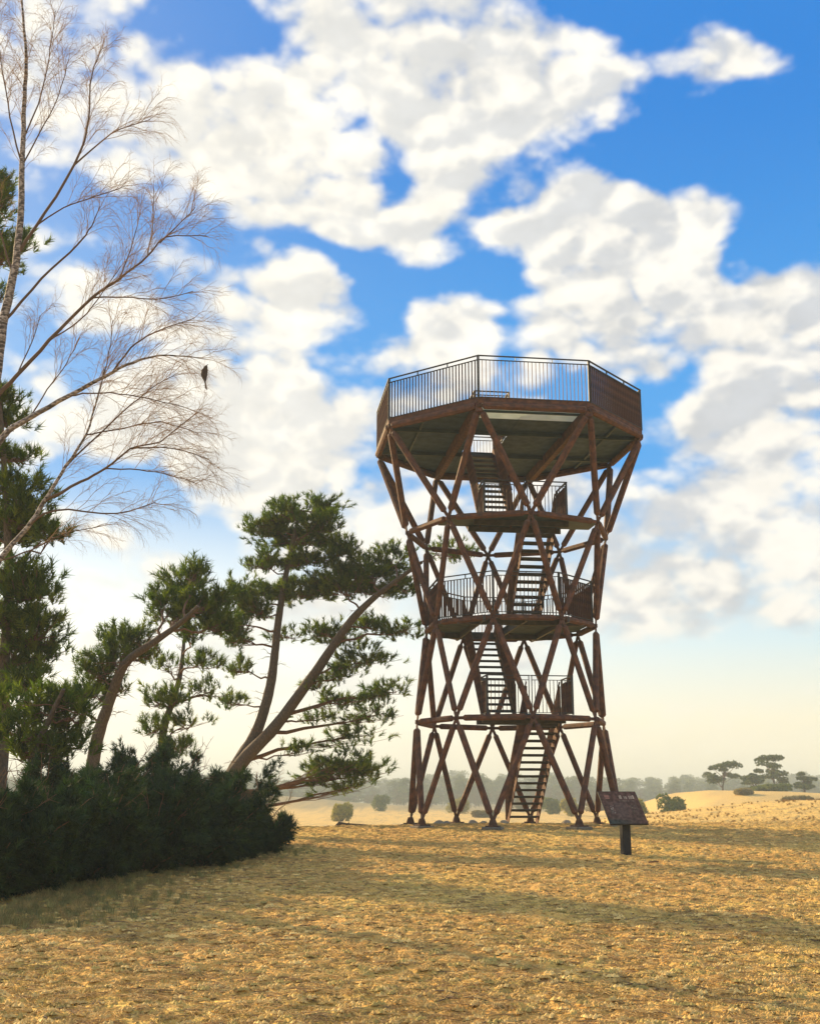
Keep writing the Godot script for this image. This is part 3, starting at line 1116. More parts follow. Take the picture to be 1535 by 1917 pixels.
# a pine far off: a forked bole and flat pads of foliage
func far_pine(label: String, px: float, d: float, high: float, wide: float, group: String) -> void:
	var foot := ground(at(px, 1490, d).x, d)
	var t := thing("distant_pine", label, "pine tree", foot, 0.0, group)
	var s := Shape.new()
	var lean := rng.randf_range(-0.12, 0.12) * high
	var top := Vector3(lean, high * 0.86, 0)
	var line := bend(Vector3(0, -0.3, 0), Vector3(lean * 0.2, high * 0.45, 0), top, 6, 0.06)
	s.tube(line, taper(7, 0.17, 0.05), 7)
	part("trunk", s.mesh(), mats.pine_bark, t)
	var limbs := Shape.new()
	var where: Array[Transform3D] = []
	var tints := PackedColorArray()
	for k in 15:
		var f := rng.randf_range(0.35, 1.0)
		var c := Vector3(lean * f + rng.randf_range(-1, 1) * wide * (1.05 - 0.55 * f), high * f, rng.randf_range(-1, 1) * wide * 0.8)
		limbs.tube(bend(line[int(f * 5.0)], (line[int(f * 5.0)] + c) * 0.5, c, 3, 0.1), taper(4, 0.06, 0.02), 4, false)
		var rx := wide * rng.randf_range(0.25, 0.45)
		for j in 75:
			var b := ball()
			where.append(Transform3D(toward(Vector3(b.x, 0.8, b.z)).scaled(Vector3.ONE * rng.randf_range(0.25, 0.5)), c + b * Vector3(rx, rx * 0.4, rx)))
			tints.append(tint_of(needle_lush))
	part("limbs", limbs.mesh(), mats.pine_limb, t)
	copies("crown", far_tuft, mats.far_leaf, t, where, tints).set_meta("kind", "stuff")


func wood_tree(bare: bool) -> ArrayMesh:
	var s := Shape.new()
	var cols := PackedColorArray()
	var high := 1.0
	s.tube(PackedVector3Array([Vector3(0, -0.05, 0), Vector3(0.01, 0.5, 0), Vector3(0.02, 0.9, 0)]), PackedFloat32Array([0.016, 0.012, 0.004]), 5, false)
	for k in (26 if bare else 16):
		var f := rng.randf_range(0.3, 0.9)
		var a := rng.randf() * TAU
		var e := Vector3(cos(a), rng.randf_range(0.3, 1.1) if bare else 0.3, sin(a)) * 0.22 * (1.15 - 0.6 * f) + Vector3(0.015, f, 0)
		s.tube(PackedVector3Array([Vector3(0.012, f, 0), e]), PackedFloat32Array([0.006, 0.002]), 3, false)
	while cols.size() < s.v.size():
		cols.append(Color(0.10, 0.075, 0.05) if not bare else Color(0.17, 0.13, 0.09))
	var clumps := 34
	for k in clumps:
		var f := rng.randf_range(0.12, 1.0)
		var a := rng.randf() * TAU
		var wide := 0.24 * sqrt(rng.randf()) * (1.2 - 0.75 * f)
		var c := Vector3(cos(a) * wide, f * high, sin(a) * wide)
		var col: Color = tint_of([Color(0.15, 0.125, 0.07), Color(0.17, 0.13, 0.08)]) if bare else tint_of(needle_lush)
		for j in (14 if bare else 34):
			var b := ball() * Vector3(0.11, 0.07, 0.11)
			var dir := (b + Vector3(0, 0.06, 0)).normalized()
			var side := dir.cross(ball()).normalized() * (0.004 if bare else 0.017)
			var p := c + b
			s.tri(p - side, p + side, p + dir * (0.09 if bare else 0.055), side.cross(dir).normalized())
			for q in 3:
				cols.append(col)
	s.c = cols
	return s.mesh()


func make_far_wood() -> void:
	var t := Node3D.new()
	t.name = "far_wood"
	add_child(t)
	tag(t, "hazy blue-green line of trees along the whole horizon", "wood", "", "stuff")
	for kind in 4:
		var m := wood_tree(kind == 3)
		var where: Array[Transform3D] = []
		for i in 330:
			var d := 400.0 + 380.0 * pow(rng.randf(), 0.8)
			var x := rng.randf_range(-0.56, 0.56) * d
			if kind == 3:
				d = rng.randf_range(340.0, 430.0)
				x = rng.randf_range(-0.5, 0.5) * d
			# lower towards the middle right, where the photograph's wood is lower
			var h := rng.randf_range(5.0, 9.2) * (1.0 + 0.25 * hill.get_noise_2d(x * 0.5, 3.0)) * (0.62 if kind == 3 else 1.0) * (d / 420.0)
			where.append(Transform3D(Basis(Vector3.UP, rng.randf() * TAU).scaled(Vector3(h * rng.randf_range(0.9, 1.5), h, h * rng.randf_range(0.9, 1.5))), ground(x, d)))
		copies("trees", m, mats.far_leaf, t, where).set_meta("kind", "stuff")


# ------------------------------------------------------------------ the ground
func make_ground() -> void:
	var xs := PackedFloat32Array()
	var x := -12.0
	while x < 15.0:
		xs.append(x)
		x += 0.055
	var step := 0.07
	while x < 4000.0:
		xs.append(x)
		step = minf(step * 1.12, 260.0)
		x += step
	step = 0.07
	x = -12.0
	while x > -4000.0:
		step = minf(step * 1.12, 260.0)
		x -= step
		xs.insert(0, x)
	var ds := PackedFloat32Array()
	var d := -400.0
	while d < 5.0:
		ds.append(d)
		d += clampf((6.0 - d) * 0.35, 0.25, 90.0)
	d = 5.0
	while d < 5000.0:
		ds.append(d)
		d += clampf(0.045 * pow(maxf(d, 9.0) / 9.0, 0.95), 0.045, 0.16) if d < 48.0 else minf((d - 46.0) * 0.06 + 0.16, 200.0)
	var s := Shape.new()
	var nx := xs.size()
	var nd := ds.size()
	s.v.resize(nx * nd)
	s.n.resize(nx * nd)
	s.c.resize(nx * nd)
	for j in nd:
		for i in nx:
			s.v[j * nx + i] = ground(xs[i], ds[j])
	for j in nd:
		for i in nx:
			var l := s.v[j * nx + maxi(i - 1, 0)]
			var r := s.v[j * nx + mini(i + 1, nx - 1)]
			var f := s.v[mini(j + 1, nd - 1) * nx + i]
			var b := s.v[maxi(j - 1, 0) * nx + i]
			s.n[j * nx + i] = (r - l).cross(f - b).normalized()
			var dd := ds[j]
			var xx := xs[i]
			# bare sand, trodden litter and thin moss lie in patches
			var q := patchy.get_noise_2d(xx, dd)
			var q2 := patchy.get_noise_2d(xx * 3.1 + 50.0, dd * 3.1)
			var q3 := patchy.get_noise_2d(xx * 8.0 - 20.0, dd * 8.0)
			var litter := Color(0.66, 0.385, 0.092)
			var clean := Color(0.78, 0.51, 0.118)
			var moss := Color(0.50, 0.345, 0.075)
			var c := litter.lerp(clean, smoothstep(-0.15, 0.35, q + 0.6 * q2))
			c = c.lerp(moss, 0.4 * smoothstep(0.12, 0.42, q2 - 0.5 * q + 0.5 * q3))
			var far := smoothstep(35.5, 39.0, dd + 2.5 * q2 + 3.0 * smoothstep(6.0, 12.0, xx))
			var open := Color(0.78, 0.54, 0.165).lerp(Color(0.52, 0.39, 0.15), smoothstep(0.05, 0.4, q2 + 0.5 * q3) * 0.7)
			var heath := Color(0.24, 0.22, 0.12)
			open = open.lerp(heath, smoothstep(240.0, 285.0, dd + 30.0 * q) * 0.85)
			c = c.lerp(open, far)
			s.c[j * nx + i] = c
	for j in nd - 1:
		for i in nx - 1:
			var a := j * nx + i
			s.ix.append_array([a, a + nx, a + nx + 1, a, a + nx + 1, a + 1])
	var o := part("ground", s.mesh(), mats.sand, self)
	tag(o, "", "", "", "structure")


func scatter(called: String, label: String, category: String, m: Mesh, material: Material, count: int, cols: Array, lo: float, hi: float, keep: float, flat: bool) -> void:
	var where: Array[Transform3D] = []
	var tints := PackedColorArray()
	for i in count:
		var d := lerpf(7.0, 39.0, pow(rng.randf(), 1.35))
		var x := rng.randf_range(-0.40, 0.40) * d + rng.randf_range(-0.6, 0.6)
		if patchy.get_noise_2d(x * 3.0 + 11.0, d * 3.0) < keep:
			continue
		var p := ground(x, d)
		var b := Basis(Vector3.UP, rng.randf() * TAU)
		if not flat:
			b = b * Basis(Vector3.RIGHT, rng.randf_range(-0.35, 0.35))
		where.append(Transform3D(b.scaled(Vector3.ONE * rng.randf_range(lo, hi)), p))
		tints.append(tint_of(cols))
	var o := copies(called, m, material, self, where, tints)
	tag(o, label, category, "", "stuff")


func make_litter() -> void:
	# a flake of bark, curled
	var f := Shape.new()
	for k in 3:
		var a := k * 2.1
		var c := Vector3(cos(a) * 0.03, 0.012, sin(a) * 0.03)
		var e := Vector3(cos(a + 0.6) * 0.05, 0.004, sin(a + 0.6) * 0.02)
		var g := Vector3(-sin(a) * 0.02, 0.008, cos(a) * 0.02)
		f.quad(c - e - g, c + e - g, c + e + g + Vector3.UP * 0.012, c - e + g, Vector3.UP)
	scatter("bark_litter", "dark flakes of bark and cone bits strewn over the sand", "litter", f.mesh(), mats.litter, 9000, [Color(0.14, 0.09, 0.045), Color(0.24, 0.155, 0.065), Color(0.36, 0.23, 0.09)], 0.1, 0.42, -0.35, true)
	# crumbs of sand and moss crust, trodden up
	var cr := Shape.new()
	for k in 5:
		var c := Vector3(rng.randf_range(-0.05, 0.05), 0.0, rng.randf_range(-0.04, 0.04))
		var w := rng.randf_range(0.012, 0.028)
		var top := c + Vector3(rng.randf_range(-0.01, 0.01), w * rng.randf_range(0.5, 0.9), rng.randf_range(-0.01, 0.01))
		for q in 5:
			var a0 := TAU * q / 5.0 + k
			var a1 := TAU * (q + 1) / 5.0 + k
			var p0 := c + Vector3(cos(a0) * w * (1.0 + 0.3 * sin(a0 * 3.0)), -0.004, sin(a0) * w)
			var p1 := c + Vector3(cos(a1) * w * (1.0 + 0.3 * sin(a1 * 3.0)), -0.004, sin(a1) * w)
			cr.tri(p0, p1, top, Vector3(cos((a0 + a1) * 0.5), 0.8, sin((a0 + a1) * 0.5)).normalized())
	scatter("sand_crumbs", "trodden crumbs of sand and moss crust all over the foreground", "sand", cr.mesh(), mats.litter, 42000, [Color(0.68, 0.44, 0.125), Color(0.52, 0.33, 0.095), Color(0.78, 0.55, 0.19), Color(0.44, 0.33, 0.09)], 0.35, 1.25, -0.6, true)
	# straws
	var sw := Shape.new()
	for k in 7:
		var a0 := rng.randf() * TAU
		var c := Vector3(rng.randf_range(-0.07, 0.07), 0.008, rng.randf_range(-0.07, 0.07))
		var go := Vector3(cos(a0), rng.randf_range(-0.05, 0.16), sin(a0)) * rng.randf_range(0.03, 0.08)
		sw.tube(PackedVector3Array([c - go, c + Vector3(0, 0.006, 0), c + go]), PackedFloat32Array([0.0012, 0.002, 0.001]), 3, false)
	scatter("fallen_straw", "dry straws and needles lying loose on the sand", "straw", sw.mesh(), mats.litter, 14000, [Color(0.66, 0.46, 0.17), Color(0.50, 0.33, 0.12), Color(0.28, 0.18, 0.08)], 0.5, 1.3, -0.5, true)
	var tw := Shape.new()
	tw.tube(PackedVector3Array([Vector3(-0.1, 0.008, 0), Vector3(-0.03, 0.014, 0.01), Vector3(0.03, 0.012, -0.006), Vector3(0.1, 0.006, 0.008)]), PackedFloat32Array([0.004, 0.005, 0.005, 0.003]), 5)
	tw.tube(PackedVector3Array([Vector3(0.02, 0.012, -0.004), Vector3(0.06, 0.02, 0.035)]), PackedFloat32Array([0.004, 0.002]), 4)
	scatter("fallen_twigs", "short brown twigs scattered over the sand", "twigs", tw.mesh(), mats.litter, 1500, [Color(0.09, 0.06, 0.035), Color(0.2, 0.14, 0.07)], 0.25, 0.9, -0.4, true)
	var g := Shape.new()
	for k in 16:
		var a := k * 2.4
		var p := Vector3(cos(a), 0, sin(a)) * 0.018 * sqrt(k)
		var tip := p + Vector3(cos(a) * rng.randf_range(0.02, 0.09), rng.randf_range(0.02, 0.07), sin(a) * rng.randf_range(0.02, 0.09))
		var side := Vector3(-sin(a), 0, cos(a)) * 0.003
		g.tri(p - side, p + side, tip, Vector3(cos(a), 0.5, sin(a)).normalized())
	scatter("thin_grass", "thin dry grass and moss growing through the sand", "grass", g.mesh(), mats.dry_grass, 16000, [Color(0.5, 0.36, 0.12), Color(0.38, 0.31, 0.09), Color(0.58, 0.40, 0.15)], 0.35, 0.9, 0.0, false)


func make_fringe() -> void:
	var g := Shape.new()
	for k in 26:
		var a := k * 2.4
		var p := Vector3(cos(a), 0, sin(a)) * 0.014 * sqrt(k)
		var l := rng.randf_range(0.5, 1.0)
		var mid := p + Vector3(cos(a) * 0.03, 0.12, sin(a) * 0.03) * l
		var tip := p + Vector3(cos(a) * 0.12, 0.17, sin(a) * 0.12) * l
		var side := Vector3(-sin(a), 0, cos(a)) * 0.004
		var nn := Vector3(cos(a), 0.4, sin(a)).normalized()
		g.quad(p - side, p + side, mid + side, mid - side, nn)
		g.tri(mid - side, mid + side, tip, nn)
	var m := g.mesh()
	var where: Array[Transform3D] = []
	var tints := PackedColorArray()
	for i in 2000:
		# along the front edge of the thicket
		var f := rng.randf()
		var d := lerpf(12.5, 25.5, f)
		var edge := lerpf(-3.9, -2.9, f) - 0.6 * smoothstep(0.0, 0.5, f) * (1.0 - smoothstep(0.5, 1.0, f))
		var x := edge - 0.7 + absf(rng.randfn(0.0, 1.0)) * 0.75
		where.append(Transform3D(Basis(Vector3.UP, rng.randf() * TAU).scaled(Vector3.ONE * rng.randf_range(0.25, 0.7)), ground(x, d)))
		tints.append(tint_of([Color(0.32, 0.28, 0.09), Color(0.46, 0.33, 0.12), Color(0.24, 0.23, 0.08)]))
	var o := copies("edge_grass", m, mats.dry_grass, self, where, tints)
	tag(o, "green and straw-coloured grass along the front edge of the dark thicket", "grass", "", "stuff")
	var w2: Array[Transform3D] = []
	var t2 := PackedColorArray()
	for i in 1500:
		var d := rng.randf_range(38.0, 60.0)
		var x := lerpf(0.14, 0.42, rng.randf()) * d
		if patchy.get_noise_2d(x * 1.5, d * 1.5) < 0.0:
			continue
		w2.append(Transform3D(Basis(Vector3.UP, rng.randf() * TAU).scaled(Vector3.ONE * rng.randf_range(0.25, 0.75)), ground(x, d)))
		t2.append(tint_of([Color(0.40, 0.26, 0.09), Color(0.30, 0.19, 0.08)]))
	o = copies("ridge_tussocks", m, mats.dry_grass, self, w2, t2)
	tag(o, "small brown tussocks dotted over the sunny ridge at the right edge", "grass", "", "stuff")


func make_small_things() -> void:
	# a stick in front of the sign
	var p := ground(at(1222, 1608, 21.0).x, 21.0)
	var s := Shape.new()
	s.tube(PackedVector3Array([Vector3(-0.08, 0.02, 0), Vector3(0, 0.028, 0.01), Vector3(0.09, 0.035, 0)]), PackedFloat32Array([0.012, 0.014, 0.01]), 7, true, 0.1)
	var o := part("stick", s.mesh(), mats.pine_limb, self, Transform3D(Basis.IDENTITY, p))
	tag(o, "short dark stick lying on the sand before the information sign", "stick")
	# the log at the crest
	var a := at(632, 1545, 37.5)
	var lf := ground(a.x, 37.5)
	var log_thing := thing("fallen_log", "thin fallen log lying along the crest left of the tower", "log", lf)
	var l := Shape.new()
	l.tube(PackedVector3Array([Vector3(-0.05, 0.02, 0), Vector3(0.05, 0.11, 0.02), Vector3(0.3, 0.08, 0), Vector3(0.6, 0.06, -0.05), Vector3(0.95, 0.05, 0)]), PackedFloat32Array([0.05, 0.06, 0.045, 0.045, 0.03]), 8, true, 0.12)
	part("bole", l.mesh(), mats.pine_bark, log_thing)
	var st := Shape.new()
	st.tube(PackedVector3Array([Vector3(0.28, 0.09, 0), Vector3(0.36, 0.15, 0.06)]), PackedFloat32Array([0.015, 0.01]), 6)
	part("stub", st.mesh(), mats.pine_bark, log_thing)
	# rubble by the feet of the tower
	var spots := [[822, 36.2, 0.13, "tall pale stone standing at the left edge of the rubble under the tower"], [836, 36.3, 0.10, "small pale stone next to the tall one under the tower"], [885, 36.4, 0.13, "flat pale stone between the two inner left tower feet"], [905, 36.0, 0.09, "small stone just left of the front tower foot"], [943, 35.6, 0.10, "pale stone just right of the front tower foot"], [1060, 35.4, 0.10, "pale stone left of the right front tower foot"]]
	for q in spots:
		var c := ground(at(q[0], 1535, q[1]).x, q[1])
		var sh := Shape.new()
		var ring := 8
		var pts := PackedVector3Array()
		var rr: float = q[2]
		for lay in 4:
			for k in ring:
				var ang := TAU * k / ring
				var w: float = [1.0, 1.12, 0.8, 0.3][lay] * rr * rng.randf_range(0.8, 1.2)
				pts.append(Vector3(cos(ang) * w * 1.3, [-0.04, 0.35, 0.85, 1.1][lay] * rr, sin(ang) * w))
		for lay in 3:
			for k in ring:
				var i0 := lay * ring + k
				var i1 := lay * ring + (k + 1) % ring
				var nn := (pts[i0] + pts[i1] + pts[i0 + ring]) * Vector3(1, 0.6, 1)
				sh.quad(pts[i0], pts[i1], pts[i1 + ring], pts[i0 + ring], nn.normalized())
		for k in range(1, ring - 1):
			sh.tri(pts[3 * ring], pts[3 * ring + k], pts[3 * ring + k + 1], Vector3.UP)
		var stone := part(numbered("stone"), sh.mesh(), mats.concrete, self, Transform3D(Basis(Vector3.UP, rng.randf() * TAU), c))
		tag(stone, q[3], "stone", "stones under the tower")
	# the bird
	var bp := at(383, 700, 16.6)
	var b := thing("bird", "small dark brown bird hanging tail down beside the birch twigs", "bird", bp)
	b.scale = Vector3.ONE * 1.1
	var body := Shape.new()
	body.tube(PackedVector3Array([Vector3(0.03, 0.115, 0.02), Vector3(0.022, 0.10, 0.01), Vector3(0.012, 0.075, 0), Vector3(0.0, 0.04, 0), Vector3(-0.002, -0.01, 0), Vector3(0.004, -0.06, 0), Vector3(0.012, -0.10, 0)]),
		PackedFloat32Array([0.006, 0.022, 0.03, 0.042, 0.046, 0.03, 0.012]), 12)
	part("body", body.mesh(), mats.bird_back, b)
	var beak := Shape.new()
	beak.tube(PackedVector3Array([Vector3(0.036, 0.118, 0.02), Vector3(0.054, 0.126, 0.03)]), PackedFloat32Array([0.007, 0.001]), 6)
	part("beak", beak.mesh(), mats.sign_post, b)
	for side in [-1.0, 1.0]:
		var wing := Shape.new()
		for k in 6:
			var f := k / 5.0
			var r0 := Vector3(side * (0.030 + 0.010 * (1.0 - f)), 0.06 - 0.02 * f, 0.012 * side)
			var tip := Vector3(side * 0.012 * (1.0 - f) + 0.016, -0.09 - 0.04 * f, 0.02 * side)
			wing.box(Transform3D(between(r0, tip, Vector3(0, 0, 1)).basis, (r0 + tip) * 0.5), Vector3(0.016, r0.distance_to(tip), 0.004))
		part("wing", wing.mesh(), mats.bird_back, b)
	var tail := Shape.new()
	for k in 4:
		var r0 := Vector3(0.012, -0.08, 0)
		var tip := Vector3(0.022 + 0.008 * k, -0.20 - 0.008 * k, 0.004 * k)
		tail.box(Transform3D(between(r0, tip, Vector3(0, 0, 1)).basis, (r0 + tip) * 0.5), Vector3(0.012, r0.distance_to(tip), 0.003))
	part("tail", tail.mesh(), mats.bird_tail, b)


func _ready() -> void:
	rng.seed = 7
	hill.seed = 2
	hill.frequency = 0.02
	lump.seed = 3
	lump.frequency = 1.1
	lump.fractal_octaves = 3
	grit.seed = 4
	grit.frequency = 4.2
	grit.fractal_octaves = 2
	patchy.seed = 5
	patchy.frequency = 0.16
	patchy.fractal_octaves = 4
	# camera, sky, sun
	var cam := Camera3D.new()
	cam.name = "camera"
	cam.position = Vector3(0, EYE, 0)
	cam.rotation_degrees = Vector3(PITCH, 0, 0)
	cam.fov = 46.19
	cam.near = 0.1
	cam.far = 8000.0
	add_child(cam)
	cam.current = true
	var env := Environment.new()
	env.background_mode = Environment.BG_SKY
	var sky := Sky.new()
	var pan := PanoramaSkyMaterial.new()
	pan.panorama = ImageTexture.create_from_image(sky_image())
	sky.sky_material = pan
	env.sky = sky
	env.tonemap_mode = Environment.TONE_MAPPER_LINEAR
	env.tonemap_exposure = EXPOSURE
	env.sdfgi_enabled = true
	env.ssao_enabled = true
	env.ssil_enabled = true
	env.fog_enabled = true
	env.fog_density = 0.0011
	env.fog_light_color = Color(0.92, 0.97, 0.95)
	var world := WorldEnvironment.new()
	world.name = "world"
	world.environment = env
	add_child(world)
	var sun := DirectionalLight3D.new()
	sun.name = "sun"
	sun.rotation_degrees = Vector3(-SUN_EL, 180.0 - SUN_AZ, 0)
	sun.light_energy = 1.6
	sun.light_color = Color(1.0, 0.86, 0.64)
	sun.light_angular_distance = 0.6
	sun.shadow_enabled = true
	add_child(sun)
	make_materials()
	make_tufts()
	print("sky ", Time.get_ticks_msec())
	make_ground()
	print("ground ", Time.get_ticks_msec())
	make_tower()
	make_sign()
	make_plants()
	print("plants ", Time.get_ticks_msec())
	make_far_wood()
	make_litter()
	make_fringe()
	make_small_things()
	print("done ", Time.get_ticks_msec())


func make_plants() -> void:
	pine("leaning_pine", "two-stemmed pine with one trunk leaning right behind the tower", 38.5,
		[[[[398, 1535], [432, 1455], [478, 1375], [503, 1300], [514, 1230], [523, 1150], [536, 1075], [552, 1000], [562, 955]], 0.22, 0.045],
		[[[415, 1490], [455, 1425], [520, 1355], [588, 1262], [650, 1172], [690, 1128], [735, 1092], [790, 1052]], 0.23, 0.05]],
		[[600, 948, 45, 20, 1.0], [540, 962, 55, 24, 1.1], [500, 992, 42, 22, 1.1], [615, 985, 50, 24, 1.1], [560, 1012, 75, 22, 1.1], [490, 1050, 38, 18, 1.0], [575, 1045, 60, 20, 1.0], [650, 1030, 42, 20, 1.0],
		[690, 1058, 55, 22, 1.1], [735, 1048, 40, 22, 1.0], [640, 1085, 65, 24, 1.3], [555, 1108, 85, 22, 1.3], [700, 1098, 55, 18, 1.0], [755, 1100, 40, 16, 0.8], [850, 1035, 40, 20, 0.7, 1.5], [455, 1115, 48, 26, 1.1],
		[425, 1160, 40, 30, 1.1], [485, 1140, 42, 20, 1.0], [765, 1180, 36, 16, 0.7], [705, 1172, 40, 14, 0.7], [640, 1195, 45, 18, 0.8], [600, 1180, 30, 14, 0.7], [695, 1232, 50, 16, 0.7], [655, 1262, 38, 15, 0.7],
		[740, 1290, 38, 20, 0.8], [715, 1330, 36, 18, 0.7], [650, 1310, 38, 15, 0.6], [690, 1372, 38, 14, 0.6], [610, 1340, 30, 10, 0.5], [595, 1285, 30, 12, 0.5], [615, 1440, 35, 16, 1.0], [655, 1425, 45, 18, 1.1],
		[690, 1440, 36, 16, 1.1], [560, 1405, 36, 10, 0.4], [670, 1465, 26, 10, 0.8], [430, 1195, 38, 18, 0.7], [440, 1250, 30, 13, 0.6], [435, 1315, 24, 12, 0.6], [540, 1190, 26, 10, 0.5]], needle_lush)
	pine("bent_pine", "pine with a pale trunk bent sharply to the right above the dark bushes", 31.0,
		[[[[160, 1500], [178, 1405], [200, 1330], [222, 1268], [245, 1232], [292, 1200], [340, 1165], [372, 1135]], 0.17, 0.05]],
		[[350, 1092, 42, 24, 1.1], [362, 1070, 28, 18, 1.0], [312, 1112, 34, 22, 1.0], [330, 1140, 50, 22, 1.2], [388, 1130, 42, 22, 1.2], [405, 1172, 38, 20, 1.1], [240, 1190, 48, 20, 1.1], [210, 1222, 42, 22, 1.1],
		[180, 1252, 40, 26, 1.0], [160, 1292, 40, 22, 0.8], [275, 1225, 32, 12, 0.8], [130, 1312, 36, 18, 0.7], [225, 1300, 24, 10, 0.4]], needle_lush)
	pine("slender_pine", "slender young pine with sparse needles between two thicker leaning trunks", 33.5,
		[[[[292, 1500], [304, 1385], [324, 1312], [338, 1262], [345, 1200], [350, 1130]], 0.12, 0.03]],
		[[330, 1300, 40, 18, 0.5], [380, 1240, 40, 16, 0.5], [298, 1312, 34, 18, 0.5], [400, 1292, 40, 14, 0.4], [290, 1362, 40, 18, 0.5], [360, 1350, 36, 16, 0.4], [310, 1240, 24, 14, 0.4], [365, 1190, 30, 16, 0.6], [340, 1400, 46, 14, 0.5]], needle_lush)
	pine("dark_pine", "tall dense dark pine at the left edge behind the birch", 25.0,
		[[[[-12, 1560], [4, 1400], [8, 1250], [18, 1100], [10, 900], [0, 745]], 0.17, 0.04]],
		[[15, 785, 38, 22, 1.1], [0, 745, 34, 18, 1.0], [40, 860, 46, 12, 0.8], [25, 912, 56, 24, 1.1], [62, 940, 46, 16, 1.0], [45, 980, 56, 20, 1.2], [10, 1000, 50, 22, 1.1], [108, 1003, 30, 11, 0.8], [15, 1075, 66, 30, 1.3],
		[60, 1105, 50, 34, 1.3], [25, 1160, 66, 36, 1.4], [66, 1190, 50, 34, 1.3], [15, 1230, 60, 34, 1.3], [55, 1280, 50, 26, 1.1], [100, 1225, 30, 20, 0.8], [-40, 850, 50, 30, 1.0], [-50, 980, 60, 30, 1.0], [-60, 1120, 60, 40, 1.0]], needle_lush)
	pine("tall_pine", "tall pine at the left edge with only its outer tufts in view", 28.0,
		[[[[-95, 1500], [-80, 1100], [-60, 700], [-45, 420], [-40, 270]], 0.2, 0.05]],
		[[5, 350, 24, 24, 1.1], [2, 385, 22, 16, 1.0], [45, 462, 40, 24, 1.2], [10, 478, 34, 24, 1.1], [-40, 420, 50, 30, 1.0], [-60, 330, 50, 30, 1.0], [-90, 560, 70, 40, 1.0], [5, 560, 18, 14, 0.6], [-110, 760, 80, 40, 1.0], [-120, 430, 50, 30, 1.0]], needle_lush)
	pine("young_pine", "young bushy pine with tangled grey branches at the left edge", 22.0,
		[[[[38, 1560], [60, 1430], [92, 1350], [120, 1290]], 0.09, 0.03]],
		[[60, 1330, 50, 24, 0.7], [100, 1372, 50, 20, 0.7], [120, 1300, 40, 22, 0.7], [30, 1370, 44, 22, 0.8], [150, 1395, 40, 16, 0.5], [70, 1410, 60, 20, 0.9], [140, 1345, 34, 14, 0.4], [10, 1310, 40, 22, 0.7]], needle_lush)
	# more of the pines stand left of the picture; their shade lies over the foreground
	for q in [[-18.0, 35.0, 0, "first"], [-22.0, 40.0, 2, "second"]]:
		var side_foot := Vector2(767.5 + q[0] / q[1] * 2300.0, 1545.0)
		var pads := []
		var k: float = FOCAL / q[1]
		for i in 22:
			var f := rng.randf_range(0.3, 1.0)
			pads.append([side_foot.x + rng.randf_range(-1, 1) * k * 2.3 * (1.2 - 0.7 * f), side_foot.y - k * (8.5 + q[2]) * f, k * rng.randf_range(0.7, 1.1), k * rng.randf_range(0.3, 0.5), 1.0, rng.randf_range(-2.0, 2.0) * (1.2 - 0.7 * f)])
		pine("grove_pine", "%s pine of the grove outside the left edge, counted from the camera" % q[3], q[1],
			[[[[side_foot.x, side_foot.y], [side_foot.x + 10.0, side_foot.y - k * 3.0], [side_foot.x, side_foot.y - k * (8.0 + q[2])]], 0.2, 0.05]], pads, needle_lush, "pines of the grove left of the view")
	for b in [[-40, 15.2, 0.95, 1.35, "low dark evergreen bush cut by the lower left edge"], [62, 15.9, 0.8, 1.25, "dark evergreen bush nearest the left edge in the front row"], [160, 17.3, 0.95, 1.4, "second dark evergreen bush of the front row from the left"],
		[262, 19.0, 0.95, 1.3, "third dark evergreen bush of the front row from the left"], [360, 20.8, 0.95, 1.3, "fourth dark evergreen bush of the front row from the left"], [428, 22.6, 0.75, 1.05, "rounded dark bush below the two-stemmed pine"], [474, 23.8, 0.5, 0.6, "small dark bush at the right tip of the thicket"],
		[60, 20.5, 1.2, 1.6, "taller dark bush behind the front row at the left edge"], [180, 22.5, 1.2, 2.0, "taller dark bush under the bent pine"], [300, 24.5, 1.2, 2.1, "taller dark bush at the foot of the slender pine"], [405, 27.0, 1.1, 1.35, "dark bush hiding the foot of the two-stemmed pine"]]:
		evergreen_bush(b[4], b[0], b[1], b[2], b[3], 5200, "dark evergreen bushes of the thicket", needle_dark)
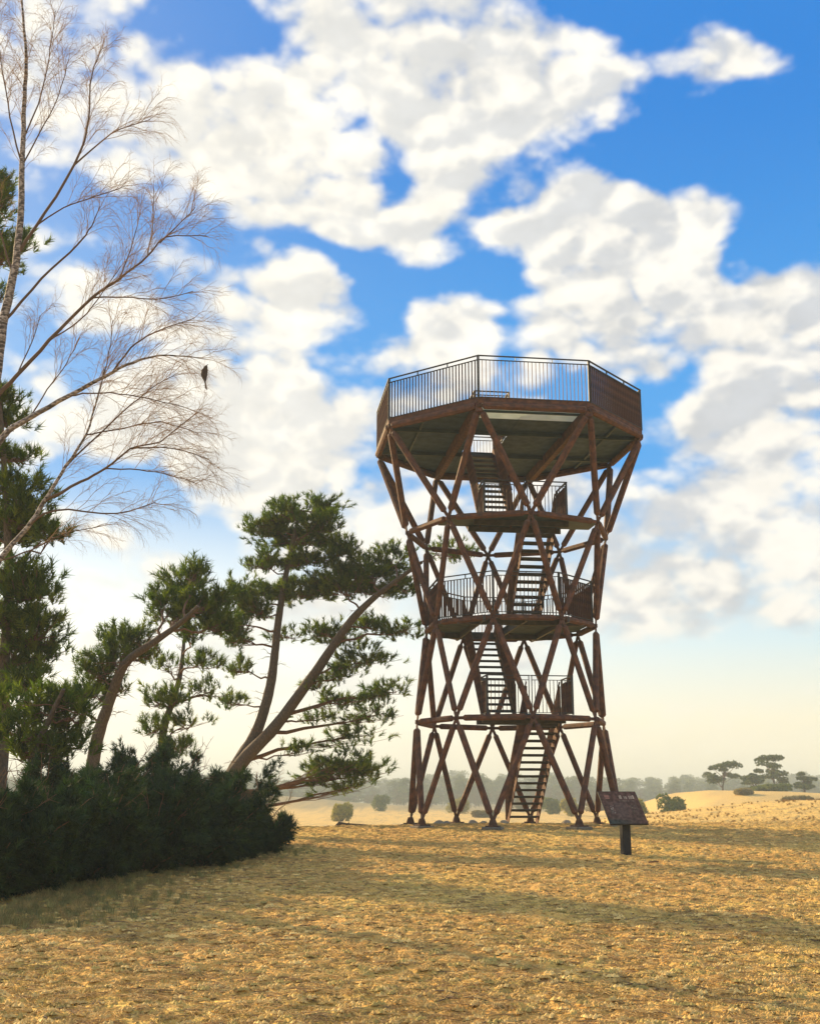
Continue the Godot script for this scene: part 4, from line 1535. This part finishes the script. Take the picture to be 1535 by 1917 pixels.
	bare_tree("birch", "bare birch with fine drooping twigs arching over the left side", "birch tree", 18.0, Vector2(-70, 1600),
		[[[[-70, 1600], [-60, 1250], [-35, 900], [-8, 720], [6, 610], [26, 517], [39, 417], [42, 313], [47, 183], [50, 104], [42, 10], [40, -60]], 0.11, 0.008, 0.55],
		[[[-62, 1600], [-40, 1300], [-20, 1120], [0, 1050], [52, 987], [83, 939], [125, 872], [162, 814], [183, 746], [196, 690]], 0.06, 0.006, 0.5],
		[[[-66, 1600], [-62, 1200], [-40, 930], [5, 820], [57, 783], [130, 741], [198, 705], [250, 678], [313, 665], [391, 673]], 0.07, 0.006, 0.5]],
		[[[[38, 470], [68, 423], [141, 308], [167, 224], [172, 141], [193, 89]], 0.03, 0.006, 0.3], [[[141, 308], [209, 250], [282, 224]], 0.016, 0.005, 0.2], [[[10, 600], [78, 522], [146, 459], [172, 423], [188, 386]], 0.024, 0.006, 0.3],
		[[[-30, 790], [0, 736], [31, 705], [94, 637], [172, 558], [224, 522], [277, 480], [313, 444], [388, 442]], 0.042, 0.006, 0.35], [[[277, 480], [287, 420], [288, 352]], 0.012, 0.005, 0.2], [[[300, 455], [340, 415], [366, 388]], 0.012, 0.005, 0.1],
		[[[209, 700], [245, 652], [292, 621], [365, 595]], 0.018, 0.006, 0.2], [[[83, 939], [151, 903], [198, 877], [245, 840], [300, 826], [372, 770]], 0.026, 0.006, 0.25], [[[245, 840], [320, 838], [386, 858]], 0.014, 0.005, 0.1],
		[[[52, 987], [104, 955], [219, 962], [292, 940]], 0.02, 0.006, 0.3], [[[42, 313], [20, 220], [4, 120], [-10, 40]], 0.016, 0.005, 0.2], [[[45, 260], [80, 170], [95, 90], [105, 20]], 0.014, 0.005, 0.2], [[[125, 872], [210, 790], [280, 730], [330, 700]], 0.016, 0.005, 0.2], [[[26, 517], [0, 430], [-20, 350]], 0.02, 0.005, 0.3],
		[[[42, 313], [75, 250], [110, 180], [130, 110]], 0.014, 0.005, 0.2], [[[68, 423], [120, 390], [180, 368], [235, 348]], 0.014, 0.005, 0.2], [[[94, 637], [150, 600], [195, 545], [225, 500]], 0.013, 0.005, 0.2], [[[172, 558], [230, 556], [300, 560], [362, 545]], 0.014, 0.005, 0.2],
		[[[130, 741], [190, 735], [260, 742], [345, 762]], 0.014, 0.005, 0.2], [[[57, 783], [90, 730], [125, 680], [150, 632]], 0.013, 0.005, 0.2], [[[162, 814], [230, 802], [300, 790], [372, 812]], 0.013, 0.005, 0.2], [[[0, 1050], [60, 1030], [120, 1000], [190, 985]], 0.014, 0.005, 0.3],
		[[[183, 746], [205, 660], [212, 600]], 0.011, 0.005, 0.1], [[[198, 877], [262, 880], [320, 890], [368, 905]], 0.012, 0.005, 0.1], [[[31, 705], [60, 640], [76, 590]], 0.012, 0.005, 0.2], [[[224, 522], [250, 450], [262, 400]], 0.011, 0.005, 0.1]],
		1.0, 3)
	bare_tree("bare_shrub", "thin bare shrub at the right end of the dark thicket", "shrub", 25.5, Vector2(485, 1560),
		[[[[485, 1560], [498, 1520], [515, 1480], [522, 1452]], 0.012, 0.004, 0.1], [[[486, 1560], [510, 1530], [536, 1505], [545, 1490]], 0.010, 0.004, 0.1], [[[483, 1560], [485, 1500], [480, 1455]], 0.011, 0.004, 0.1], [[[487, 1560], [520, 1550], [548, 1535]], 0.008, 0.003, 0.1]], [], 0.3, 2)
	var yellow := [Color(0.42, 0.38, 0.07), Color(0.5, 0.42, 0.10), Color(0.34, 0.32, 0.07)]
	var green := [Color(0.14, 0.19, 0.05), Color(0.22, 0.25, 0.06)]
	far_bush("yellow_shrub", "pale yellow shrub growing alone on the sunny sand left of the tower", 641, 150.0, 1.4, 2.1, yellow)
	far_bush("yellow_shrub", "yellow shrub right behind the information sign", 1196, 130.0, 1.1, 2.7, yellow)
	far_bush("green_shrub", "rounded green shrub at the foot of the right dune", 1258, 128.0, 1.5, 3.3, green)
	far_bush("green_shrub", "green shrub seen through the right legs of the tower", 1030, 210.0, 2.0, 2.8, green)
	far_bush("yellow_shrub", "yellow shrub seen between the tower's right front legs", 1068, 190.0, 1.6, 2.8, yellow)
	far_bush("yellow_shrub", "yellowish shrub seen through the left legs of the tower", 860, 230.0, 2.4, 3.0, yellow)
	far_bush("green_shrub", "dark green shrub on the heather hill left of the tower", 712, 250.0, 2.2, 3.4, green)
	far_bush("green_shrub", "low grey-green shrub on top of the right dune", 1445, 165.0, 2.6, 0.9, green)
	var heath := [Color(0.30, 0.23, 0.11), Color(0.36, 0.28, 0.12), Color(0.24, 0.21, 0.10)]
	for q in [[1392, 150.0, 1.3, 0.6, "low brown heather clump on the face of the right dune"], [1490, 140.0, 1.9, 0.7, "low heather clump at the right edge of the dune"],
		[1120, 230.0, 2.6, 2.0, "low grey shrub behind the tower's right legs"], [905, 180.0, 1.9, 0.9, "low brown clump seen between the tower's left front legs"], [980, 260.0, 2.5, 3.0, "pale shrub seen behind the tower's lowest stairs"]]:
		far_bush("heather_clump", q[4], q[0], q[1], q[2], q[3], heath, "low growth on the far sand")
	far_pine("round-topped pine on the right skyline", 1352, 195.0, 5.2, 2.7, "pines on the right skyline")
	far_pine("tall spreading pine, highest tree on the right skyline", 1452, 190.0, 5.9, 3.0, "pines on the right skyline")
	far_pine("lower pine left of the tallest one on the right skyline", 1415, 200.0, 4.4, 2.2, "pines on the right skyline")
	far_pine("small dark pine near the right edge of the skyline", 1506, 185.0, 3.2, 1.6, "pines on the right skyline")
